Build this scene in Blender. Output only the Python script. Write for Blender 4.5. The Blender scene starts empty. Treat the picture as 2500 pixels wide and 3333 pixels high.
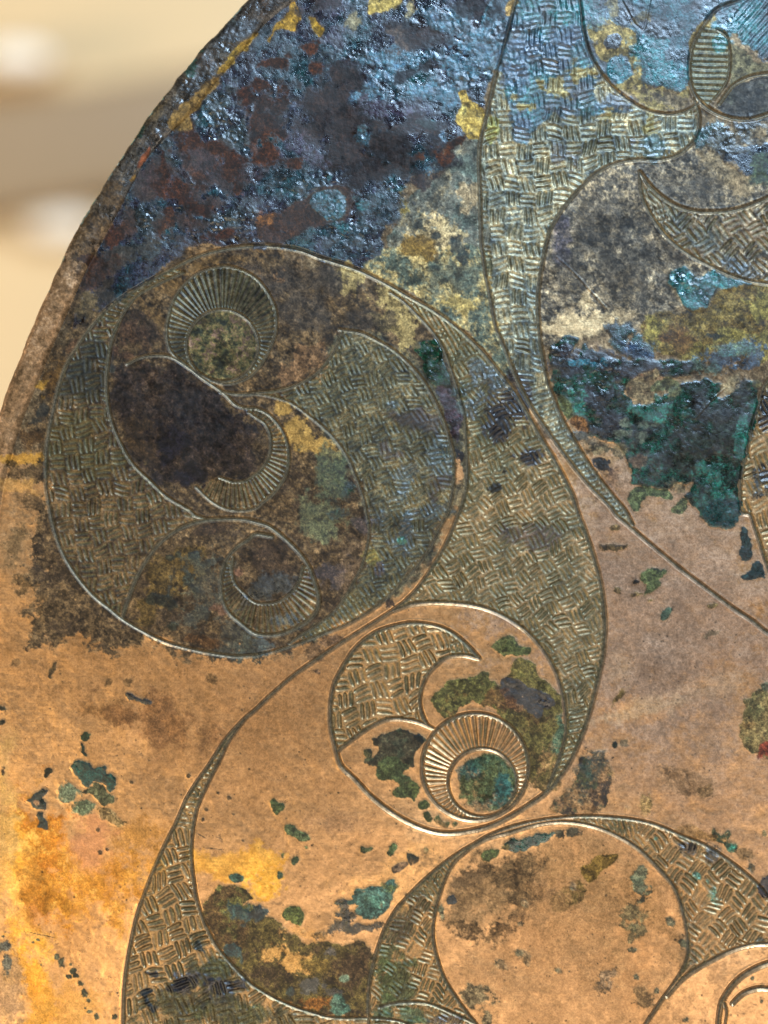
import bpy, math, random
import numpy as np
from mathutils import Vector

# ------------------------------------------------------------------ scale and helpers
S = 6.4e-5                      # metres per unit of the survey drawing (2500 x 3333 units)
def W(x, y, h=0.0):             # survey drawing -> world (plate stands upright in the XZ plane, front towards -Y)
    return Vector(((x - 1250) * S, -h * S, (1666.5 - y) * S))
def lin(c):
    c = np.asarray(c, float) / 255.0
    return np.where(c <= 0.04045, c / 12.92, ((c + 0.055) / 1.055) ** 2.4)

scene = bpy.context.scene
# ------------------------------------------------------------------ camera
D = 0.42
cam = bpy.data.cameras.new('camera'); cam_o = bpy.data.objects.new('camera', cam)
scene.collection.objects.link(cam_o); scene.camera = cam_o
cam_o.location = (0, -D, 0); cam_o.rotation_euler = (math.radians(90), 0, 0)
cam.sensor_fit = 'VERTICAL'; cam.sensor_height = 36; cam.sensor_width = 27
cam.lens = 36 * D / (3333 * S)
cam.clip_start = 0.01; cam.clip_end = 20
cam.dof.use_dof = True; cam.dof.focus_distance = D - 0.0003; cam.dof.aperture_fstop = 2.6
# ------------------------------------------------------------------ room light
world = bpy.data.worlds.new('World'); scene.world = world; world.use_nodes = True
world.node_tree.nodes['Background'].inputs[0].default_value = (1.0, 0.80, 0.60, 1)
world.node_tree.nodes['Background'].inputs[1].default_value = 0.10
def area(name, loc, target, sx, sy, power, col):
    l = bpy.data.lights.new(name, 'AREA'); l.shape = 'RECTANGLE'; l.size = sx; l.size_y = sy
    l.energy = power; l.color = col
    o = bpy.data.objects.new(name, l); scene.collection.objects.link(o); o.location = loc
    o.rotation_euler = (Vector(target) - Vector(loc)).to_track_quat('-Z', 'Y').to_euler()
    return o
# cool daylight window above and slightly right, warm lamps of the gallery low in front
area('cool_window_light', (0.24, -0.44, 0.66), (0.05, 0, 0.05), 0.45, 0.34, 8.0, (0.72, 0.85, 1.0))
area('cool_ceiling_light', (0.34, -0.90, 0.56), (0.05, 0, 0.08), 0.26, 0.14, 14.5, (0.50, 0.73, 1.0))
area('warm_gallery_light', (0.24, -1.00, -0.50), (0.04, 0, -0.06), 0.8, 0.45, 4.6, (1.0, 0.85, 0.68))
area('warm_case_light', (-0.27, -0.50, -0.23), (-0.08, 0, -0.08), 0.16, 0.24, 1.15, (1.0, 0.78, 0.42))
area('wall_fill_light', (-0.52, 0.05, 0.04), (-0.14, 0.3, 0.10), 0.16, 0.16, 1.35, (1.0, 0.86, 0.68))  # added light out of view, only there to brighten the wall
def spot(name, loc, target, power, col, ang, blend=1.0, r=0.01):
    l = bpy.data.lights.new(name, 'SPOT'); l.energy = power; l.color = col; l.spot_size = math.radians(ang); l.spot_blend = blend; l.shadow_soft_size = r
    o = bpy.data.objects.new(name, l); scene.collection.objects.link(o); o.location = loc
    o.rotation_euler = (Vector(target) - Vector(loc)).to_track_quat('-Z', 'Y').to_euler()
scene.view_settings.view_transform = 'Standard'; scene.view_settings.look = 'None'
scene.view_settings.exposure = 0.0; scene.view_settings.gamma = 1.0
scene.render.engine = 'CYCLES'
scene.cycles.use_denoising = True
scene.cycles.max_bounces = 4

# ------------------------------------------------------------------ working raster
P = 2.6
X0, Y0, X1, Y1 = -40.0, -40.0, 2540.0, 3373.0
NX = int((X1 - X0) / P) + 1; NY = int((Y1 - Y0) / P) + 1
xs = X0 + np.arange(NX) * P; ys = Y0 + np.arange(NY) * P
XX, YY = np.meshgrid(xs, ys)
f32 = np.float32

def vnoise(scale, seed, sy=None, rot=0.0):
    """smooth value noise, about -1..1; scale in drawing units"""
    rng = np.random.RandomState(seed)
    sy = sy or scale
    if rot:
        c, s = math.cos(rot), math.sin(rot)
        U = (XX * c + YY * s) / scale + 400; V = (-XX * s + YY * c) / sy + 400
        T = rng.rand(256, 256).astype(f32)
        iu = np.floor(U).astype(np.int32); iv = np.floor(V).astype(np.int32)
        fu = (U - iu).astype(f32); fv = (V - iv).astype(f32)
        fu = fu * fu * (3 - 2 * fu); fv = fv * fv * (3 - 2 * fv)
        a = T[iv & 255, iu & 255]; b = T[iv & 255, (iu + 1) & 255]; c_ = T[(iv + 1) & 255, iu & 255]; d = T[(iv + 1) & 255, (iu + 1) & 255]
        return ((a * (1 - fu) + b * fu) * (1 - fv) + (c_ * (1 - fu) + d * fu) * fv) * 2 - 1
    nx = int((X1 - X0) / scale) + 4; ny = int((Y1 - Y0) / sy) + 4
    T = rng.rand(ny, nx).astype(f32)
    u = (xs - X0) / scale; v = (ys - Y0) / sy
    iu = u.astype(int); fu = (u - iu).astype(f32); fu = fu * fu * (3 - 2 * fu)
    iv = v.astype(int); fv = (v - iv).astype(f32); fv = fv * fv * (3 - 2 * fv)
    R = T[:, iu] * (1 - fu) + T[:, iu + 1] * fu
    return (R[iv] * (1 - fv)[:, None] + R[iv + 1] * fv[:, None]) * 2 - 1
_cache = {}
def fbm(scale, seed, octs=4, gain=0.55):
    k = (scale, seed, octs, gain)
    if k not in _cache:
        r = 0; a = 1.0; t = 0; sc = scale
        for i in range(octs):
            if sc < P * 1.2: break
            r = r + a * vnoise(sc, seed * 17 + i, rot=0.0 if i == 0 else 0.5 + 0.7 * i); t += a * a; a *= gain; sc *= 0.5
        _cache[k] = (r / math.sqrt(t) * 1.25).astype(f32)
    return _cache[k]
def sstep(a, b, x):
    t = np.clip((x - a) / (b - a), 0, 1); return t * t * (3 - 2 * t)
def blur(a, n=1):
    for _ in range(n):
        b = a.copy(); b[1:-1] = (a[:-2] + 2 * a[1:-1] + a[2:]) * 0.25
        a = b.copy(); a[:, 1:-1] = (b[:, :-2] + 2 * b[:, 1:-1] + b[:, 2:]) * 0.25
    return a

# survey tiles: every outline below is read off one of twelve 840-unit tiles, in 1659ths of a tile
ORG = dict(A=(0, 0), B=(830, 0), C=(1660, 0), D=(0, 830), E=(830, 830), F=(1660, 830),
           G=(0, 1660), H=(830, 1660), I=(1660, 1660), J=(0, 2493), K=(830, 2493), L=(1660, 2493), Z=(0, 0))
KS = 840 / 1659.0
def T(tile, *pts):
    ox, oy = ORG[tile]; k = 1.0 if tile == 'Z' else KS
    return [(ox + x * k, oy + y * k) for x, y in pts]
def spline(pts, step=14.0, closed=False):
    p = np.array(pts, float)
    if closed: p = np.vstack([p[-1], p, p[0], p[1]])
    else: p = np.vstack([2 * p[0] - p[1], p, 2 * p[-1] - p[-2]])
    out = []
    for i in range(1, len(p) - 2):
        n = max(2, int(np.hypot(*(p[i + 1] - p[i])) / step) + 1)
        t = (np.arange(n) / n)[:, None]
        a, b, c, d = p[i - 1], p[i], p[i + 1], p[i + 2]
        out.append(0.5 * (2 * b + (c - a) * t + (2 * a - 5 * b + 4 * c - d) * t * t + (3 * b - a - 3 * c + d) * t ** 3))
    if not closed: out.append(p[-2][None])
    return np.vstack(out)
def circ(cx, cy, r, a0=0, a1=360, ry=None, n=64):
    ry = ry or r
    a = np.radians(np.linspace(a0, a1, n))
    return np.stack([cx + r * np.cos(a), cy + ry * np.sin(a)], 1)

def dist_to(pl, R, init=None):
    Dm = np.full((NY, NX), R, f32) if init is None else init
    pl = np.asarray(pl)
    for (ax, ay), (bx, by) in zip(pl[:-1], pl[1:]):
        i0 = max(0, int((min(ax, bx) - R - X0) / P)); i1 = min(NX, int((max(ax, bx) + R - X0) / P) + 2)
        j0 = max(0, int((min(ay, by) - R - Y0) / P)); j1 = min(NY, int((max(ay, by) + R - Y0) / P) + 2)
        if i1 <= i0 or j1 <= j0: continue
        x = xs[None, i0:i1]; y = ys[j0:j1, None]
        dx, dy = bx - ax, by - ay; L2 = dx * dx + dy * dy + 1e-9
        t = np.clip(((x - ax) * dx + (y - ay) * dy) / L2, 0, 1)
        d = np.sqrt((x - ax - t * dx) ** 2 + (y - ay - t * dy) ** 2)
        w = Dm[j0:j1, i0:i1]; np.minimum(w, d, out=w)
    return Dm
def fill(pl):
    """even-odd fill of a polygon on the raster -> bool"""
    pl = np.asarray(pl, float); cnt = np.zeros((NY, NX + 1), np.int16)
    q = np.vstack([pl, pl[:1]])
    for (ax, ay), (bx, by) in zip(q[:-1], q[1:]):
        if ay == by: continue
        if ay > by: ax, ay, bx, by = bx, by, ax, ay
        j0 = max(0, math.ceil((ay - Y0) / P)); j1 = min(NY - 1, math.ceil((by - Y0) / P) - 1)
        if j1 < j0: continue
        j = np.arange(j0, j1 + 1)
        x = ax + (ys[j] - ay) / (by - ay) * (bx - ax)
        i = np.clip(np.ceil((x - X0) / P).astype(int), 0, NX)
        cnt[j, i] += 1
    return (np.cumsum(cnt, 1)[:, :NX] & 1).astype(bool)
IY, IX = np.mgrid[0:NY, 0:NX]
_warps = {}
def warp(amp):
    if amp not in _warps:
        sc = max(12.0, amp * 4.0)
        wx = fbm(sc, 301 + int(amp), 5, 0.62) * amp; wy = fbm(sc, 733 + int(amp), 5, 0.62) * amp
        _warps[amp] = (np.clip((IX + wx / P).astype(np.int32), 0, NX - 1), np.clip((IY + wy / P).astype(np.int32), 0, NY - 1))
    return _warps[amp]
def patch_mask(pl, amp):
    m = fill(pl)
    if amp:
        wx, wy = warp(amp); m = m[wy, wx]
    return m

# ------------------------------------------------------------------ outline of the mirror
outline_left = T('Z', (1080, -235), (960, -150), (880, -80)) + T('A', (1580, 0), (1480, 112), (1395, 215), (1300, 292), (1180, 430), (1100, 560), (1010, 662),
     (940, 752), (840, 892), (790, 990), (700, 1112), (620, 1258), (560, 1335), (500, 1440), (400, 1640)) + \
     T('D', (310, 200), (240, 380), (165, 530), (100, 700), (50, 840), (0, 960)) + \
     T('Z', (-35, 1440), (-70, 1600), (-105, 1850), (-125, 2150), (-130, 2500), (-110, 2850), (-70, 3150), (0, 3420), (120, 3700))
outline_rest = T('Z', (400, 4050), (1000, 4450), (1700, 4600), (2500, 4550), (3300, 4200), (3900, 3600), (4250, 2800), (4300, 1900),
                 (4050, 1000), (3600, 300), (2900, -250), (2200, -480), (1600, -430))
OUT = spline(outline_left + outline_rest, 18, closed=True)
OUTL = spline(outline_left, 14)
rim_in = spline(T('Z', (1180, -90), (1020, -30), (900, 40)) + T('A', (1640, 215), (1590, 300), (1480, 420), (1370, 545), (1290, 680), (1150, 800), (1060, 890), (960, 985), (880, 1120), (800, 1290),
     (720, 1430), (630, 1610)) + T('D', (555, 70), (500, 230), (420, 400), (330, 610), (240, 830), (160, 1020), (100, 1200), (45, 1380), (5, 1560)) +
     T('G', (-30, 200), (-70, 700), (-60, 1200)) + T('J', (-30, 100), (20, 400), (90, 700), (130, 1000), (110, 1400), (160, 1659)) + T('Z', (140, 3500)), 14)
def smooth_line(pl, n, keep=0):
    q = pl.copy()
    for _ in range(n): q[1:-1] = (q[:-2] + q[2:]) * 0.25 + q[1:-1] * 0.5
    return q
OUTL = smooth_line(OUTL, 60); rim_in = smooth_line(rim_in, 30)
rj = np.random.RandomState(5); nj = len(OUTL)
OUTL = OUTL + np.interp(np.arange(nj), np.arange(0, nj + 3, 3), rj.randn(len(np.arange(0, nj + 3, 3))))[:, None] * np.array([[1.6, 1.0]]) + rj.randn(nj, 2) * 0.7
OUT = np.vstack([OUTL, spline(outline_rest, 18)])
inside = fill(OUT)
d_out = dist_to(OUTL, 200.0)
d_in = dist_to(rim_in, 60.0)
rim_poly = np.vstack([OUTL, rim_in[::-1]])
rim_mask = fill(rim_poly) & inside

# ------------------------------------------------------------------ engraved lines
CV = {}
def curve(name, pts, w=6.5, d=4.0, step=12):
    CV[name] = (spline(pts, step), w, d)
    return CV[name][0]
curve('m_right', T('E', (545, 480), (680, 500), (790, 552), (880, 605), (970, 680), (1060, 780), (1125, 880), (1180, 990), (1225, 1100), (1255, 1200), (1275, 1300), (1280, 1420), (1267, 1530), (1240, 1650)) +
      T('H', (1190, 110), (1130, 235), (1050, 350), (950, 460), (850, 560), (750, 640), (600, 730), (450, 790), (300, 850), (150, 900), (0, 935)), 5.5)
curve('m_left', T('H', (0, 935)) + T('G', (1500, 940), (1300, 910), (1100, 860), (950, 795), (800, 710), (700, 630), (590, 540), (480, 405), (400, 270), (345, 110), (322, 0)) +
      T('D', (300, 1500), (295, 1350), (305, 1200), (335, 1040), (370, 880), (420, 720), (500, 580), (600, 440), (720, 320), (900, 200), (1100, 90), (1280, 5)) + T('A', (1450, 1600)) + T('B', (0, 1578)), 6)
curve('m_top', T('B', (0, 1578), (150, 1584), (300, 1610)) + T('E', (420, 18), (560, 58), (700, 112), (850, 187), (1000, 275), (1150, 360), (1300, 470), (1450, 610), (1560, 740), (1659, 870)) +
      T('F', (120, 1030), (200, 1170), (290, 1320), (370, 1470), (410, 1560), (440, 1659)) +
      T('I', (480, 120), (540, 300), (580, 450), (608, 640), (612, 800), (590, 980), (540, 1200), (470, 1430), (370, 1645)) + T('L', (240, 160), (100, 262), (0, 322)), 7)
curve('c2_spiral', T('L', (100, 262), (0, 322)) + T('K', (1500, 388), (1300, 428), (1150, 420), (1000, 365), (850, 275), (730, 175), (640, 78)) +
      T('H', (555, 1640), (520, 1530), (490, 1400), (487, 1250), (510, 1120), (565, 1010), (640, 895), (740, 808), (850, 758), (1000, 728), (1150, 742), (1260, 785), (1350, 855), (1400, 905), (1440, 950)), 7, 4.5)
curve('m_in', T('E', (870, 240), (960, 300), (1060, 400), (1150, 500), (1215, 610), (1270, 760), (1312, 900), (1345, 1020), (1360, 1200), (1365, 1400), (1350, 1540), (1312, 1650)) +
      T('H', (1275, 110), (1220, 230), (1150, 350), (1070, 470), (980, 570), (890, 640), (720, 750), (550, 855), (400, 955), (250, 1060), (100, 1190), (0, 1285)) +
      T('G', (1565, 1348), (1455, 1468), (1380, 1580)) + T('J', (1340, 0), (1275, 90), (1200, 210), (1140, 350), (1080, 470), (1000, 640), (930, 820), (880, 970), (840, 1150), (815, 1300), (800, 1450), (795, 1659)) + T('Z', (405, 3400)), 6)
curve('c2_outer', T('H', (890, 645), (1000, 605), (1130, 592), (1250, 594), (1400, 610), (1530, 648), (1659, 715)) +
      T('I', (130, 800), (230, 920), (300, 1050), (345, 1200), (362, 1320), (360, 1450), (330, 1560), (300, 1650)) + T('L', (250, 130)), 6.5)
curve('neck_right', T('G', (1572, 1342), (1520, 1412), (1465, 1492), (1418, 1592)) + T('J', (1390, 0), (1330, 120), (1270, 260), (1240, 400), (1230, 560), (1245, 740), (1270, 880), (1320, 1020), (1400, 1170), (1500, 1290), (1600, 1390)) +
      T('K', (0, 1420), (120, 1490), (250, 1550), (400, 1595), (470, 1615), (600, 1622), (700, 1620), (850, 1628), (980, 1659)) + T('Z', (1400, 3380)), 6)
curve('inner_ring', T('D', (1180, 110), (1000, 190), (870, 270), (790, 380), (730, 510), (700, 640), (685, 800), (690, 930), (720, 1080), (780, 1220), (850, 1340), (950, 1440), (1080, 1560), (1220, 1640)) + T('G', (1250, 35), (1340, 62)), 5.5, 4.6)
curve('leaf', T('G', (787, 690), (830, 560), (880, 430), (950, 310), (1040, 200), (1150, 120), (1280, 72), (1400, 58), (1550, 58), (1659, 80)) +
      T('H', (100, 110), (200, 190), (290, 280), (350, 370), (390, 480), (410, 560), (400, 640), (355, 700), (300, 740), (200, 785), (100, 803), (0, 792)) +
      T('G', (1560, 735), (1470, 655), (1430, 560), (1422, 440), (1450, 330), (1520, 240), (1600, 185)) + T('H', (0, 155), (110, 168)), 6.5, 5)
curve('r3_inner', T('H', (310, 360), (290, 440), (250, 510), (180, 575), (100, 600), (0, 595)) + T('G', (1570, 535), (1510, 470), (1490, 380), (1500, 300)), 5)
curve('r1_outer', T('D', (1290, 770), (1180, 690), (1100, 620), (1072, 520), (1078, 420), (1110, 300), (1170, 200), (1280, 110), (1430, 72), (1540, 92)) +
      T('E', (0, 145), (80, 240), (130, 350), (137, 470), (110, 570), (60, 670), (0, 750)) + T('D', (1580, 795), (1500, 823), (1420, 823), (1350, 805)), 5)
curve('r1_inner', circ(724, 1124, 117, 0, 360), 5)
curve('lobe', T('D', (820, 700), (900, 660), (1000, 645), (1100, 655), (1200, 715), (1300, 790), (1430, 880), (1520, 965), (1600, 985)) +
      T('E', (0, 985), (80, 1020), (150, 1090), (192, 1160), (215, 1250), (215, 1340), (190, 1430), (120, 1530), (50, 1590), (0, 1628)) + T('D', (1550, 1642), (1450, 1630), (1350, 1575), (1260, 1490)), 5.5)
curve('r2_inner', T('D', (1600, 1010)) + T('E', (0, 1040), (60, 1080), (97, 1150), (102, 1240), (82, 1310), (35, 1385), (0, 1410)) + T('D', (1580, 1450), (1500, 1458), (1410, 1430)), 5)
curve('s_upper', T('D', (1420, 880), (1540, 893)) + T('E', (0, 885), (150, 870), (280, 830), (400, 755), (480, 660), (530, 570), (560, 490)), 5.5)
curve('s_lower', T('D', (1420, 880), (1540, 896)) + T('E', (20, 895), (120, 912), (230, 950), (330, 1020), (430, 1100), (520, 1190), (600, 1310), (650, 1430), (700, 1570), (715, 1650)) +
      T('H', (735, 120), (720, 240), (690, 350), (640, 450), (580, 560), (500, 660), (400, 740), (300, 800), (220, 860)), 5)
curve('band_left', T('Z', (1715, -60)) + T('B', (1680, 0), (1640, 150), (1600, 300), (1560, 440), (1520, 600), (1490, 740), (1450, 900), (1440, 1040), (1445, 1200), (1450, 1400), (1455, 1560)) +
      T('E', (1465, 0), (1480, 120), (1510, 260), (1530, 370), (1550, 470), (1590, 560), (1640, 690)) + T('F', (50, 810), (130, 960), (230, 1110), (330, 1250), (420, 1370), (520, 1490), (640, 1610)) +
      T('I', (690, 38), (760, 95), (870, 190), (990, 290), (1100, 380), (1220, 470), (1340, 560), (1450, 640), (1560, 712), (1659, 790)) + T('Z', (2580, 2110)), 6.5, 4.5)
curve('band_right', T('C', (1190, 640), (1215, 740), (1212, 820), (1190, 890), (1140, 950), (1060, 1000), (950, 1025), (830, 1022), (680, 1048), (560, 1108), (460, 1200), (380, 1290), (300, 1400), (240, 1530), (215, 1659)) +
      T('F', (192, 140), (178, 280), (183, 420), (195, 560), (215, 680), (240, 810), (280, 920), (340, 1060), (420, 1200), (500, 1330), (600, 1470), (700, 1590), (745, 1645)) + T('I', (790, 95)), 6, 4.5)
curve('c_arc', T('Z', (1880, -40)) + T('C', (455, 60), (465, 160), (490, 280), (530, 380), (590, 480), (670, 570), (760, 640), (860, 700), (960, 728), (1060, 732), (1150, 705), (1215, 660)), 6)
curve('q_circle', T('Z', (2480, -50)) + T('C', (1500, -10), (1330, 60), (1240, 170), (1180, 280), (1155, 400), (1160, 520), (1200, 620), (1280, 700), (1400, 755), (1530, 770), (1659, 735)) + T('Z', (2560, 350)), 6.5, 4.5)
curve('q_in', T('C', (1330, 190), (1385, 225), (1408, 300), (1412, 400), (1400, 500), (1365, 570), (1310, 640)), 5)
curve('q_low', T('C', (1345, 670), (1400, 590), (1450, 540), (1550, 492), (1659, 475)) + T('Z', (2550, 235)), 6)
curve('c_tip', T('C', (700, -30), (760, 80), (800, 150), (858, 192), (880, 110), (900, 0)), 3.5, 2)
curve('t_upper', T('C', (835, 1105), (900, 1190), (980, 1265), (1080, 1325), (1200, 1358), (1350, 1360), (1480, 1340), (1600, 1297), (1659, 1272)) + T('Z', (2560, 615)), 6.5, 5)
curve('t_lower', T('C', (835, 1105), (845, 1230), (880, 1330), (940, 1430), (1010, 1520), (1090, 1590), (1180, 1650)) + T('F', (1280, 62), (1400, 120), (1520, 160), (1659, 185)) + T('Z', (2560, 930)), 6, 4)
curve('far_right', T('Z', (2560, 1180)) + T('F', (1659, 810), (1620, 900), (1580, 1020), (1545, 1150), (1520, 1280), (1490, 1400), (1480, 1530), (1490, 1650)) + T('I', (1545, 30), (1570, 100), (1610, 220), (1659, 370)) + T('Z', (2550, 1950)), 6)
curve('c3_outer', T('K', (735, 1659), (728, 1600), (730, 1500), (740, 1380), (765, 1260), (800, 1140), (850, 1020), (920, 910), (1030, 790), (1150, 680), (1280, 580), (1400, 508), (1500, 450)) +
      T('L', (0, 395), (150, 358), (300, 335), (450, 324), (600, 328), (800, 348), (950, 385), (1100, 448), (1250, 508), (1380, 590), (1500, 680), (1600, 770), (1659, 840)) + T('Z', (2560, 2980)), 6)
curve('c3_top', T('K', (1390, 520), (1500, 462)) + T('L', (0, 425), (150, 380), (300, 358), (450, 368), (600, 408), (750, 480), (850, 550), (950, 650), (1045, 760), (1100, 880), (1120, 960), (1140, 1060), (1148, 1180), (1125, 1280), (1060, 1390), (980, 1500), (920, 1590), (875, 1659)) + T('Z', (2075, 3390)), 6, 4)
curve('c3_left', T('K', (1390, 520), (1290, 610), (1225, 720), (1180, 850), (1152, 980), (1145, 1100), (1170, 1230), (1220, 1370), (1300, 1500), (1380, 1610), (1420, 1659)) + T('Z', (1580, 3390)), 5.5)
curve('c3_low', T('Z', (2560, 3070)) + T('L', (1659, 1142), (1550, 1148), (1420, 1185), (1300, 1245), (1180, 1315), (1100, 1380), (1010, 1480)), 6.5, 4.5)
curve('low_right', T('Z', (2560, 3120)) + T('L', (1659, 1265), (1560, 1305), (1470, 1365), (1400, 1445), (1360, 1520), (1345, 1600), (1340, 1659)) + T('Z', (2335, 3390)), 8, 5)
curve('low_right_in', T('Z', (2560, 3215)) + T('L', (1659, 1430), (1590, 1428), (1500, 1460), (1430, 1525)), 7, 5)
curve('low_tail', T('L', (1375, 1520), (1395, 1580), (1385, 1659)) + T('Z', (2362, 3390)), 4)
curve('low_mid', T('K', (800, 1550), (900, 1525), (1050, 1520), (1150, 1540), (1300, 1605), (1420, 1659)), 6)
curve('r4_outer', circ(1547, 2495, 173, 0, 360), 6.5, 4.5)
curve('r4_inner', circ(1570, 2546, 112, 0, 360), 5.5)
curve('crescent_in', T('H', (1440, 953), (1350, 932), (1250, 938), (1180, 980), (1110, 1057), (1070, 1150), (1060, 1240), (1080, 1320), (1110, 1380), (1145, 1403)), 6, 4.5)
curve('crescent_low', T('H', (1142, 1402), (1050, 1362), (950, 1342), (850, 1344), (760, 1382), (660, 1447), (580, 1508), (535, 1545)), 6, 4.5)
# scratches
curve('scratch_a', T('F', (300, 10), (420, 120), (520, 230), (620, 340)), 3.5, -1.0)
curve('scratch_b', T('F', (1190, 1050), (1290, 940), (1380, 860)), 2.5, -1.5)
curve('scratch_c', T('E', (745, 1500), (860, 1400), (900, 1370)), 2.5, 1.2)

H_line = np.zeros((NY, NX), f32); line_m = np.zeros((NY, NX), f32)
wob = fbm(46, 5, 3)
for nm, (pl, w, d) in CV.items():
    R = w * 2.6 + 4
    dd = dist_to(pl, R)
    dd = np.where(dd < R, dd + wob * 0.5, R)
    ww = w * 1.22
    prof = -d * 1.3 * np.clip(1 - (dd / ww) ** 2, 0, 1) ** 0.85 + 0.12 * d * np.exp(-((dd - ww * 1.35) / (ww * 0.4)) ** 2) * (dd < R - 1)
    H_line = np.where(np.abs(prof) > np.abs(H_line), prof, H_line)
    line_m = np.maximum(line_m, np.clip(1.15 - dd / ww, 0, 1) * (d > 3))

# ------------------------------------------------------------------ hatched panels
def cut(name, a, b):
    pl = CV[name][0]
    ia = int(np.argmin(np.hypot(*(pl - np.array(a)).T))); ib = int(np.argmin(np.hypot(*(pl - np.array(b)).T)))
    return pl[ia:ib + 1] if ia <= ib else pl[ib:ia + 1][::-1]
def t1(tile, x, y): return T(tile, (x, y))[0]
WEAR = fbm(130, 63, 3)
H_hatch = np.zeros((NY, NX), f32); hatch_m = np.zeros((NY, NX), f32)
LABEL = np.zeros((NY, NX), np.int16); PARTS = {0: ('plate', None)}
def new_part(name, label=None):
    k = len(PARTS); PARTS[k] = (name, label); return k
def hsh(*a):
    h = np.zeros(a[0].shape, np.uint32)
    for q in a: h = (h ^ q.astype(np.int64).astype(np.uint32)) * np.uint32(2654435761); h ^= h >> np.uint32(15)
    return (h & np.uint32(0xffff)).astype(f32) / 65535.0
wgx = fbm(90, 61, 3) * 5.0; wgy = fbm(90, 62, 3) * 5.0
def weave(poly, theta, block=52, depth=4.0, n=3, bend=None, seed=0, label=None, name='hatched_panel'):
    m = fill(poly)
    jj, ii = np.nonzero(m)
    if not len(jj): return m
    x = xs[ii] + wgx[jj, ii]; y = ys[jj] + wgy[jj, ii]
    th = math.radians(theta); c, s = math.cos(th), math.sin(th)
    u = (x * c + y * s) / block; v = (-x * s + y * c) / block
    if bend is not None:
        cx, cy, k = bend
        r = np.hypot(x - cx, y - cy); u = u + k * (r / 300.0) ** 2 * 0.3
    v = v + 0.10 * np.sin(u * 1.9 + seed)
    i = np.floor(u); j = np.floor(v); fu = u - i; fv = v - j
    par = ((i + j).astype(int) & 1) == 0
    a = np.where(par, fu, fv); b = np.where(par, fv, fu)
    h1 = hsh(i + 500, j + 900 + seed); h2 = hsh(i + 77, j + 31 + seed * 3)
    a = a + (b - 0.5) * (h1 - 0.5) * 0.46 + (h2 - 0.5) * 0.10
    t = a * n; k = np.floor(t); ft = t - k - 0.5
    h3 = hsh(i + 9, j + 5, k + 50 + seed); h4 = hsh(i + 19, j + 45, k + 20 + seed)
    bb = (b - 0.5 + (h3 - 0.5) * 0.12) / (0.44 + 0.10 * h4)
    w = 0.40 * np.clip(1 - bb ** 4, 0.0, 1) ** 0.5 + 1e-4
    g = np.clip(1 - (ft / w) ** 2, 0, 1) * np.clip(1 - bb ** 6, 0, 1) * (0.65 + 0.45 * h3)
    g = g * (k >= 0) * (k < n) * np.clip(0.62 + 0.6 * hsh(i + 3, j + 8 + seed), 0.6, 1.15) * np.clip(1.0 + 0.25 * WEAR[jj, ii], 0.4, 1.25)
    H_hatch[jj, ii] = np.minimum(H_hatch[jj, ii], -depth * 1.05 * g); hatch_m[jj, ii] = np.maximum(hatch_m[jj, ii], g)
    LABEL[m] = new_part(name, label)
    return m
def strokes(poly, theta=0, spacing=16, depth=3.6, centre=None, count=None, seed=0, label=None, name='hatched_panel', fade=None, duty=0.40):
    m = fill(poly); jj, ii = np.nonzero(m)
    if not len(jj): return m
    x = xs[ii] + wgx[jj, ii] * 0.5; y = ys[jj] + wgy[jj, ii] * 0.5
    if centre is not None:
        t = np.arctan2(y - centre[1], x - centre[0]) / (2 * math.pi) * count + 500
    else:
        th = math.radians(theta); t = (x * -math.sin(th) + y * math.cos(th)) / spacing + 500
    k = np.floor(t); h1 = hsh(k, k + 3 + seed); ft = t - k - 0.5 + (h1 - 0.5) * 0.22
    g = np.clip(1 - (ft / duty) ** 2, 0, 1) * (0.7 + 0.4 * hsh(k + 8, k + seed))
    H_hatch[jj, ii] = np.minimum(H_hatch[jj, ii], -depth * 1.05 * g); hatch_m[jj, ii] = np.maximum(hatch_m[jj, ii], g)
    LABEL[m] = new_part(name, label)
    return m
V = np.vstack
# roundels and plain engraved fields first (so hatched pieces override)
def field(poly, name, label=None):
    m = fill(poly); LABEL[m] = new_part(name, label); return m
field(circ(724, 1124, 116), 'roundel', 'mottled roundel inside the upper ring of the large medallion')
field(V([spline(T('G', (1500, 300), (1490, 380), (1510, 470), (1570, 535)) + T('H', (0, 595), (100, 600), (180, 575), (250, 510), (290, 440), (305, 330), (240, 240), (110, 175), (0, 175)) + T('G', (1590, 220)), 12)]), 'roundel', 'dark roundel low in the large medallion')
field(circ(1570, 2546, 111), 'roundel', 'roundel with a round teal stain')
# large medallion, left panel
mL_out = cut('m_left', t1('G', 787, 695), t1('D', 1120, 85))
mL_in = cut('inner_ring', t1('D', 1180, 110), t1('G', 1340, 62))
leafL = cut('leaf', t1('G', 1290, 72), t1('G', 787, 690))
MED_L = V([mL_out, mL_in, leafL])
weave(MED_L, -8, 50, 2.8, seed=3, label='hatched crescent along the left side of the medallion')
strokes(V([cut('m_left', t1('D', 600, 440), t1('D', 1120, 85)), cut('inner_ring', t1('D', 1180, 110), t1('D', 790, 380))]), 12, 15, 3, seed=4)
# large medallion, right panel
MED_R = V([cut('m_right', t1('E', 545, 480), t1('H', 300, 850)), cut('s_lower', t1('H', 300, 800), t1('E', 20, 895)), cut('s_upper', t1('E', 0, 885), t1('E', 560, 490))])
weave(MED_R, -22, 46, 3.0, seed=9, label='hatched crescent along the right side of the medallion')
strokes(V([cut('m_right', t1('H', 800, 600), t1('H', 300, 850)), cut('s_lower', t1('H', 300, 800), t1('H', 600, 530))]), 58, 16, 3.4, seed=5)
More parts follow.
